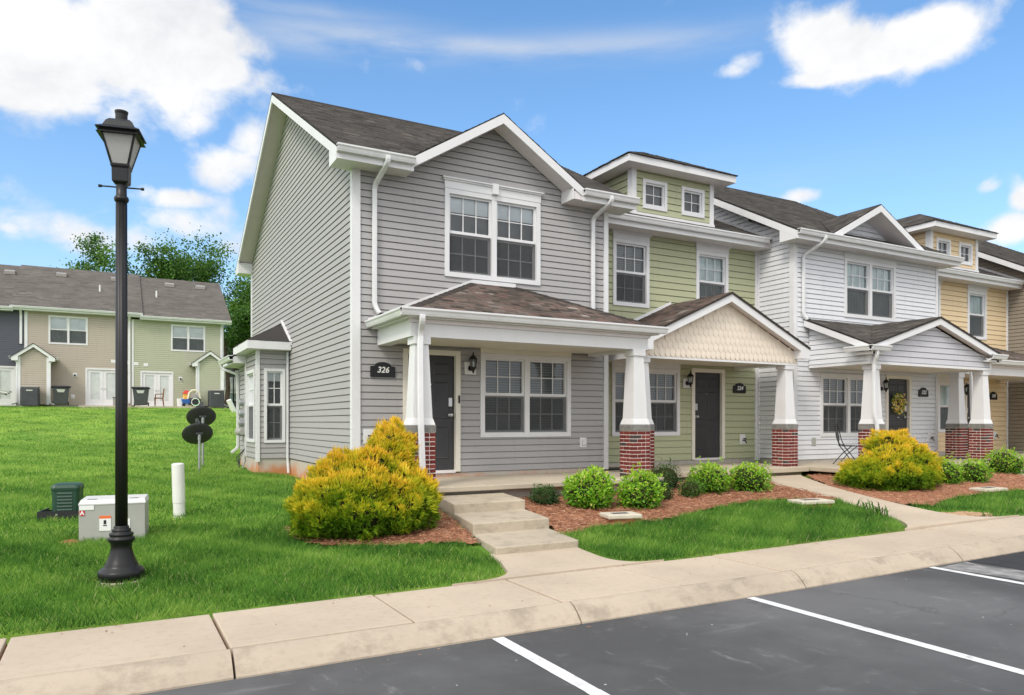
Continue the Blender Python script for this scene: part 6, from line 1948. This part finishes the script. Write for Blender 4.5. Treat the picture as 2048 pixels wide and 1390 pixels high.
# distant pale house in the gap, and its lamp
DH = thing('distant_house', (13.2, 78, 2.3), 'distant pale grey house in the gap beside the grey side wall', 'house')
fd_ = front(78)
w_ = wall(DH, fd_, [(9.3, 2.3), (17, 2.3), (17, 8.0), (9.3, 8.0)], 'front_wall')
siding(tuple(DH.location), w_, fd_, [(9.3, 2.35), (17, 2.35), (17, 8.0), (9.3, 8.0)], [(10.0, 11.1, 6.0, 7.5), (10.0, 11.4, 3.0, 4.6)], 'siding_lavender', 2.35, pitch=.2, join=True)
window(DH, fd_, 10.0, 11.1, 6.0, 7.5, units=1, head=0, inner='curtain'); window(DH, fd_, 10.0, 11.4, 3.0, 4.6, units=1, head=0, inner='curtain')
m = MB(); roof_deck(m, [(8.9, 77.5, 8.1), (17.4, 77.5, 8.1), (17.4, 82.5, 10.4), (8.9, 82.5, 10.4)], .1); m.build('roof', 'shingle_far', DH)
MB().box(8.9, 17.4, 77.4, 77.6, 7.9, 8.12).build('gutter', 'gutter_white', DH)
m = MB(); front(76.5).poly(m, [(9.6, 4.9), (12.6, 4.9), (11.1, 5.8)], -.3, 0); m.build('porch_gable', 'trim_white', DH)
MB().box(9.65, 9.9, 76.5, 76.75, 2.3, 4.9).build('porch_post', 'trim_white', DH); MB().box(12.3, 12.55, 76.5, 76.75, 2.3, 4.9).build('porch_post', 'trim_white', DH)
street_lamp(8.05, 58.0, 2.45, 'distant black street lamp in the gap beside the grey side wall', rot=10, scale=1.0)
# ================================================================== leaves
def unit(v):
    return v / (np.linalg.norm(v, axis=-1, keepdims=True) + 1e-9)
def lobes_surface(lobes, n, rg, zmin):
    """points on the outside of a union of ellipsoids, with outward normals"""
    area = np.array([(l[3] * l[4] + l[4] * l[5] + l[3] * l[5]) for l in lobes]); area = area / area.sum()
    P, N = [], []
    for l, a in zip(lobes, area):
        k = int(n * a * 1.8)
        d = unit(rg.normal(size=(k, 3)))
        c = np.array(l[:3]); r = np.array(l[3:6])
        p = c + d * r
        nn = unit(d / r)
        P.append(p); N.append(nn)
    P = np.concatenate(P); N = np.concatenate(N)
    keep = P[:, 2] > zmin
    for l in lobes:
        q = ((P - np.array(l[:3])) / np.array(l[3:6]))
        keep &= (q ** 2).sum(1) > .93
    P, N = P[keep], N[keep]
    k = rg.permutation(len(P))[:n]
    return P[k], N[k]
def core(name, lobes, mat, parent, zmin, k=.86):
    mb = MB()
    for l in lobes:
        n, m_ = 14, 8
        rings = []
        for i in range(m_ + 1):
            t = math.pi * i / m_
            rings.append([(l[0] + k * l[3] * max(.02, math.sin(t)) * math.cos(2 * math.pi * j / n), l[1] + k * l[4] * max(.02, math.sin(t)) * math.sin(2 * math.pi * j / n), max(zmin - .02, l[2] + k * l[5] * math.cos(t))) for j in range(n)])
        mb.rings(rings)
    return mb.build(name, mat, parent, (0, 0, 0))
material('twig_dark', (.03, .035, .012), .9, .1, var=.3, vscale=20)
def thuja(x, y, z, lobes, n, label, seed):
    """golden arborvitae: fans of scale-leaf sprays, green at the stem and amber at the tip"""
    T = thing('golden_shrub', (x, y, z), label, 'shrub', 'golden conifer shrubs')
    rg = np.random.default_rng(seed)
    core('branches', lobes, 'twig_dark', T, 0, .80)
    P, N = lobes_surface(lobes, n, rg, .02)
    m = len(P)
    # clumps: move the surface in and out so that the outline is tufted
    cl = wob(P[:, 0] * 1.0 + P[:, 2] * .7, P[:, 1] + P[:, 2] * .9, 9.0, seed) * .5 + wob(P[:, 0] - P[:, 2], P[:, 1], 17, seed + 1) * .35 + wob(P[:, 0], P[:, 1] - P[:, 2], 31, seed + 5) * .25
    # tufts: every spray belongs to the nearest of some scores of branch ends
    nc = int(m / 62)
    cen = P[rg.permutation(m)[:nc]]
    d2 = np.full(m, 9.0)
    for a in range(0, nc, 20):
        d2 = np.minimum(d2, ((P[:, None, :] - cen[None, a:a + 20, :]) ** 2).sum(-1).min(1))
    bump = np.clip(1 - np.sqrt(d2) / .145, 0, 1)
    P = P + N * (cl * .06 + bump * .15 - .075)[:, None]
    up = np.array([0, 0, 1.0])
    ax = unit(N * .75 + up * rg.uniform(.25, .9, m)[:, None] + rg.normal(0, .28, (m, 3)))
    L = rg.uniform(.06, .135, m)
    side = unit(np.cross(ax, rg.normal(size=(m, 3))))
    V, F, C = [], [], []
    K = 7
    for i in range(K):
        f = (i - (K - 1) / 2) / ((K - 1) / 2)
        d = unit(ax + side * (f * .75) + rg.normal(0, .10, (m, 3)))
        ln = L * (1 - .35 * abs(f)) * rg.uniform(.8, 1.2, m)
        b0 = P - ax * (L * .45)[:, None] + side * (f * .018)
        wv = unit(np.cross(d, N + rg.normal(0, .3, (m, 3)))) * rg.uniform(.005, .010, m)[:, None]
        mid = b0 + d * (ln * .55)[:, None]; tip = b0 + d * ln[:, None] * 1.1
        V.append(np.stack([b0, mid + wv, tip, mid - wv], 1))
    V = np.stack(V, 1).reshape(-1, 4, 3)
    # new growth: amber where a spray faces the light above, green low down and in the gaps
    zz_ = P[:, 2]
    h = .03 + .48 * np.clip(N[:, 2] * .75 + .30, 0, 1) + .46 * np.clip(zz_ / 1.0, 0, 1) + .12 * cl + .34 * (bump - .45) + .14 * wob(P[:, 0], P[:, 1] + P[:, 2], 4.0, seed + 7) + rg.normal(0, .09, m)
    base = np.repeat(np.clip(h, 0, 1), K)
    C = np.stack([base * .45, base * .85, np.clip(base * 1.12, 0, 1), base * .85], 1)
    nq = len(V)
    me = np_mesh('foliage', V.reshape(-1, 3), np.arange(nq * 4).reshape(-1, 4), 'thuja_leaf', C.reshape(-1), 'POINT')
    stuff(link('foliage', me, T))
    return T
thuja(2.74, 9.02, .16, [(.02, -.05, .38, .88, .70, .44), (-.36, -.05, .42, .48, .55, .42), (.45, -.1, .42, .52, .60, .50), (.22, .15, .72, .62, .5, .48), (.48, .28, 1.0, .36, .36, .42), (.62, .40, 1.18, .22, .24, .30), (-.10, -.25, .55, .62, .45, .40), (-.25, .15, .72, .36, .36, .36), (.72, .0, .45, .22, .4, .40)], 9500, 'large golden orange conifer shrub left of the steps', 21)
thuja(13.28, 8.98, .27, [(0, 0, .36, 1.08, .75, .42), (.25, .0, .55, .70, .62, .45), (.12, .1, .85, .45, .42, .38), (-.55, -.05, .40, .48, .5, .40), (.80, .0, .42, .42, .5, .42), (-.25, -.15, .60, .45, .45, .38), (.55, .05, .72, .32, .36, .30)], 7600, 'golden orange conifer shrub in front of the white house', 22)

def leafy(x, y, z, rx, ry, h, mat, n, leaf, label, cat, group, seed, boxy=.0):
    B = thing('shrub', (x, y, z), label, cat, group)
    rg = np.random.default_rng(seed)
    lobes = [(0, 0, h * .48, rx, ry, h * .52), (rx * .25, ry * .1, h * .58, rx * .7, ry * .75, h * .44), (-rx * .28, -ry * .05, h * .56, rx * .68, ry * .75, h * .43), (0, -ry * .2, h * .42, rx * .85, ry * .75, h * .42), (rx * .05, 0, h * .3, rx * .92, ry * .9, h * .3)]
    lobes = [(l[0] + rg.normal(0, .10) * rx, l[1] + rg.normal(0, .08) * ry, l[2] * rg.uniform(.92, 1.08), l[3] * rg.uniform(.86, 1.08), l[4] * rg.uniform(.88, 1.08), l[5] * rg.uniform(.9, 1.08)) for l in lobes]
    core('branches', lobes, 'twig_dark', B, 0, .78)
    P, N = lobes_surface(lobes, n, rg, .015)
    P = P + N * rg.normal(0, .018, len(P))[:, None] * (h / .5) - N * rg.choice([0, .04], len(P), p=[.65, .35])[:, None]
    # young shoots stand out of the clipped outline
    ns = int(len(P) * .16); k0 = rg.permutation(len(P))[:34]; ks = rg.choice(k0, ns)
    dr_ = unit(N[ks] + np.array([0, 0, .9])); P = np.concatenate([P, P[ks] + dr_ * rg.uniform(0, .13, ns)[:, None] * (h / .5) + rg.normal(0, .014, (ns, 3))]); N = np.concatenate([N, dr_])
    m = len(P)
    ax = unit(N * .6 + np.array([0, 0, .1]) + rg.normal(0, .55, (m, 3)))
    wv = unit(np.cross(ax, N + rg.normal(0, .5, (m, 3))))
    L = rg.uniform(.65, 1.2, m)[:, None] * leaf
    w_ = L * .20
    nr = unit(np.cross(ax, wv))
    V = np.stack([P, P + ax * L * .5 + wv * w_ + nr * L * .06, P + ax * L - nr * L * .05, P + ax * L * .5 - wv * w_ + nr * L * .06], 1)
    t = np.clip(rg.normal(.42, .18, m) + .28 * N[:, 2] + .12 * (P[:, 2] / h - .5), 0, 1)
    t = np.where(rg.random(m) < .03, 1.0, np.minimum(t, .95))
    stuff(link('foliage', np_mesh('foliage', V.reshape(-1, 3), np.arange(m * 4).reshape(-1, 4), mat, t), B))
    return B
LG = 'lime green clipped shrubs'
leafy(6.38, 9.22, .31, .37, .34, .56, 'lime_leaf', 3400, .065, 'round lime green shrub nearest the steps', 'shrub', LG, 31)
leafy(7.10, 8.92, .29, .33, .31, .55, 'lime_leaf', 2900, .062, 'round lime green shrub in front of the brick pier', 'shrub', LG, 32)
leafy(9.22, 9.68, .36, .35, .32, .53, 'lime_leaf', 2800, .058, 'lime green shrub with amber tips in front of the green porch', 'shrub', LG, 33)
leafy(10.08, 9.55, .36, .35, .32, .51, 'lime_leaf', 2800, .058, 'lime green shrub beside the top of the curved walk', 'shrub', LG, 34)
leafy(14.95, 8.9, .33, .30, .32, .52, 'lime_leaf', 2000, .055, 'lime green shrub touching the second golden shrub', 'shrub', LG, 35)
leafy(15.85, 8.85, .33, .33, .32, .50, 'lime_leaf', 2200, .055, 'boxy lime green shrub below the twin brick piers', 'shrub', LG, 36)
leafy(18.25, 9.5, .40, .48, .42, .58, 'lime_leaf', 2600, .055, 'lime green shrub cut by the right edge', 'shrub', LG, 37)
DG = 'small dark green shrubs'
leafy(5.88, 9.68, .34, .21, .20, .30, 'dark_leaf', 1500, .040, 'small dark green shrub between the steps and the first lime shrub', 'shrub', DG, 41)
leafy(8.78, 10.32, .39, .31, .28, .46, 'dark_leaf', 2200, .036, 'dark clipped shrub behind the brick pier', 'shrub', DG, 42)
leafy(7.90, 9.30, .32, .16, .16, .34, 'dark_leaf', 900, .036, 'dark shrub tucked behind the lime shrub at the brick pier', 'shrub', DG, 43)
leafy(8.55, 9.38, .34, .19, .18, .33, 'small_leaf', 1500, .034, 'small mid green shrub between two lime shrubs', 'shrub', DG, 44)
leafy(13.55, 9.95, .38, .34, .22, .28, 'dark_leaf', 1100, .045, 'low dark plants under the edge of the white porch', 'plant', None, 45)
leafy(9.05, 57, 2.4, .7, .7, 1.1, 'lime_leaf', 700, .2, 'yellow green bush far off in the gap by the grey house', 'bush', None, 46)

# strappy leaves at the walk edge
def straps(x, y, n, label, seed):
    T = thing('strap_leaf_plant', (x, y, g1(x, y)), label, 'plant', 'tufts of strap leaves at the walk')
    rg = np.random.default_rng(seed)
    V = []
    for i in range(n):
        a = rg.uniform(0, 6.28); L = rg.uniform(.14, .26); bx_, by_ = rg.normal(0, .07), rg.normal(0, .06)
        d_ = np.array([math.cos(a), math.sin(a), 0]); s_ = np.array([-d_[1], d_[0], 0]) * .008
        p0 = np.array([bx_, by_, 0.0]); p1 = p0 + d_ * L * .35 + [0, 0, L * .7]; p2 = p0 + d_ * L * .85 + [0, 0, L * .85]
        V += [p0 - s_, p0 + s_, p1 + s_, p1 - s_, p1 - s_, p1 + s_, p2 + s_ * .2, p2 - s_ * .2]
    V = np.array(V)
    stuff(link('strap_leaves', np_mesh('strap_leaves', V, np.arange(len(V)).reshape(-1, 4), 'small_leaf', rg.random(len(V) // 4)), T))
straps(10.42, 7.45, 22, 'left tuft of dark strap leaves at the curved walk', 51)
straps(10.18, 7.02, 26, 'right tuft of dark strap leaves at the curved walk', 52)

# ================================================================== trees behind the rear houses
def tree(x, y, z, h, spread, label, seed, nleaf, leaf=.24, crown_base=.35, clumps=46, crown_fill=1.0):
    T = thing('tree', (x, y, z), label, 'tree', 'trees behind the rear houses')
    rg = np.random.default_rng(seed); rd = random.Random(seed)
    mb = MB()
    tips = []
    def grow(p, d_, ln, r, lev):
        pts = [p]; rads = [r]
        q = Vector(p)
        steps = 4
        dd = Vector(d_)
        for i in range(steps):
            dd = (dd + Vector((rd.gauss(0, .13), rd.gauss(0, .13), rd.gauss(.02, .06)))).normalized()
            q = q + dd * ln / steps
            pts.append(tuple(q)); rads.append(max(.012, r * (1 - .5 * (i + 1) / steps)))
        mb.tube(pts, rads, 6 if lev else 9)
        if lev >= 3:
            tips.append(q); tips.append(Vector(pts[2]))
            return
        if lev >= 1:
            tips.append(q)
        k = rd.choice((3, 4)) if lev < 2 else rd.choice((2, 3))
        for j in range(k):
            t = 1 if j == 0 else rd.uniform(.45, 1.0)
            bp = Vector(pts[0]).lerp(Vector(pts[-1]), t) if t < 1 else q
            i0 = min(int(t * steps), steps); bp = Vector(pts[i0])
            a = rd.uniform(0, 2 * math.pi)
            sp_ = rd.uniform(.45, .95) if j else rd.uniform(.1, .35)
            ortho = dd.orthogonal().normalized(); ortho.rotate(Matrix.Rotation(a, 3, dd))
            nd = (dd * math.cos(sp_) + ortho * math.sin(sp_) * spread).normalized()
            nd.z = max(nd.z, -.1)
            grow(tuple(bp), nd.normalized(), ln * rd.uniform(.55, .8), r * rd.uniform(.42, .6), lev + 1)
    grow((0, 0, -.3), (rd.gauss(0, .05), 0, 1), h * crown_base, h * .019, 0)
    mb.build('trunk', 'bark', T, (0, 0, 0))
    tips = [t for t in tips if t.z > h * .30]
    tz = max(t.z for t in tips)
    c = np.array([tuple(t) for t in tips])
    c[:, 2] = c[:, 2] * (h / tz)
    k = rg.integers(0, len(c), nleaf)
    sc = rg.uniform(.5, 1.25, len(c))[k] * h * .043 * crown_fill
    off = rg.normal(size=(nleaf, 3)) * sc[:, None] * np.array([1.25, 1.25, .75])
    P = c[k] + off
    ax = unit(rg.normal(size=(nleaf, 3)) + np.array([0, 0, -.2])); wv = unit(np.cross(ax, rg.normal(size=(nleaf, 3))))
    L = rg.uniform(.6, 1.2, nleaf)[:, None] * leaf
    V = np.stack([P, P + ax * L * .5 + wv * L * .33, P + ax * L, P + ax * L * .5 - wv * L * .33], 1)
    shade_ = rg.normal(.42, .16, len(c))[k]
    t = np.clip(shade_ + rg.normal(0, .14, nleaf) + .06 * off[:, 2] / (sc + .01), 0, 1)
    stuff(link('crown', np_mesh('crown', V.reshape(-1, 3), np.arange(nleaf * 4).reshape(-1, 4), 'tree_leaf', t), T))
    # scale the limbs to the crown height
    return T
tree(.4, 72, 2.7, 15.4, 1.1, 'tall airy tree left of the lamp post, behind the tan roof', 61, 11000, crown_fill=.85)
tree(4.9, 70, 2.7, 15.0, 1.0, 'tall airy tree just right of the lamp post, behind the roofs', 63, 13000, crown_fill=.85)
tree(9.2, 71, 2.7, 14.2, 1.15, 'dense green tree above the pale green roof', 66, 22000, crown_fill=1.1)
tree(12.6, 66, 2.7, 13.2, 1.1, 'green tree against the grey side wall, filling the gap', 67, 32000, crown_fill=1.2, crown_base=.22)
tree(11.0, 62, 2.6, 8.0, 1.2, 'low leafy tree in the gap behind the pale green house', 69, 14000, crown_fill=1.3, crown_base=.2, leaf=.22)
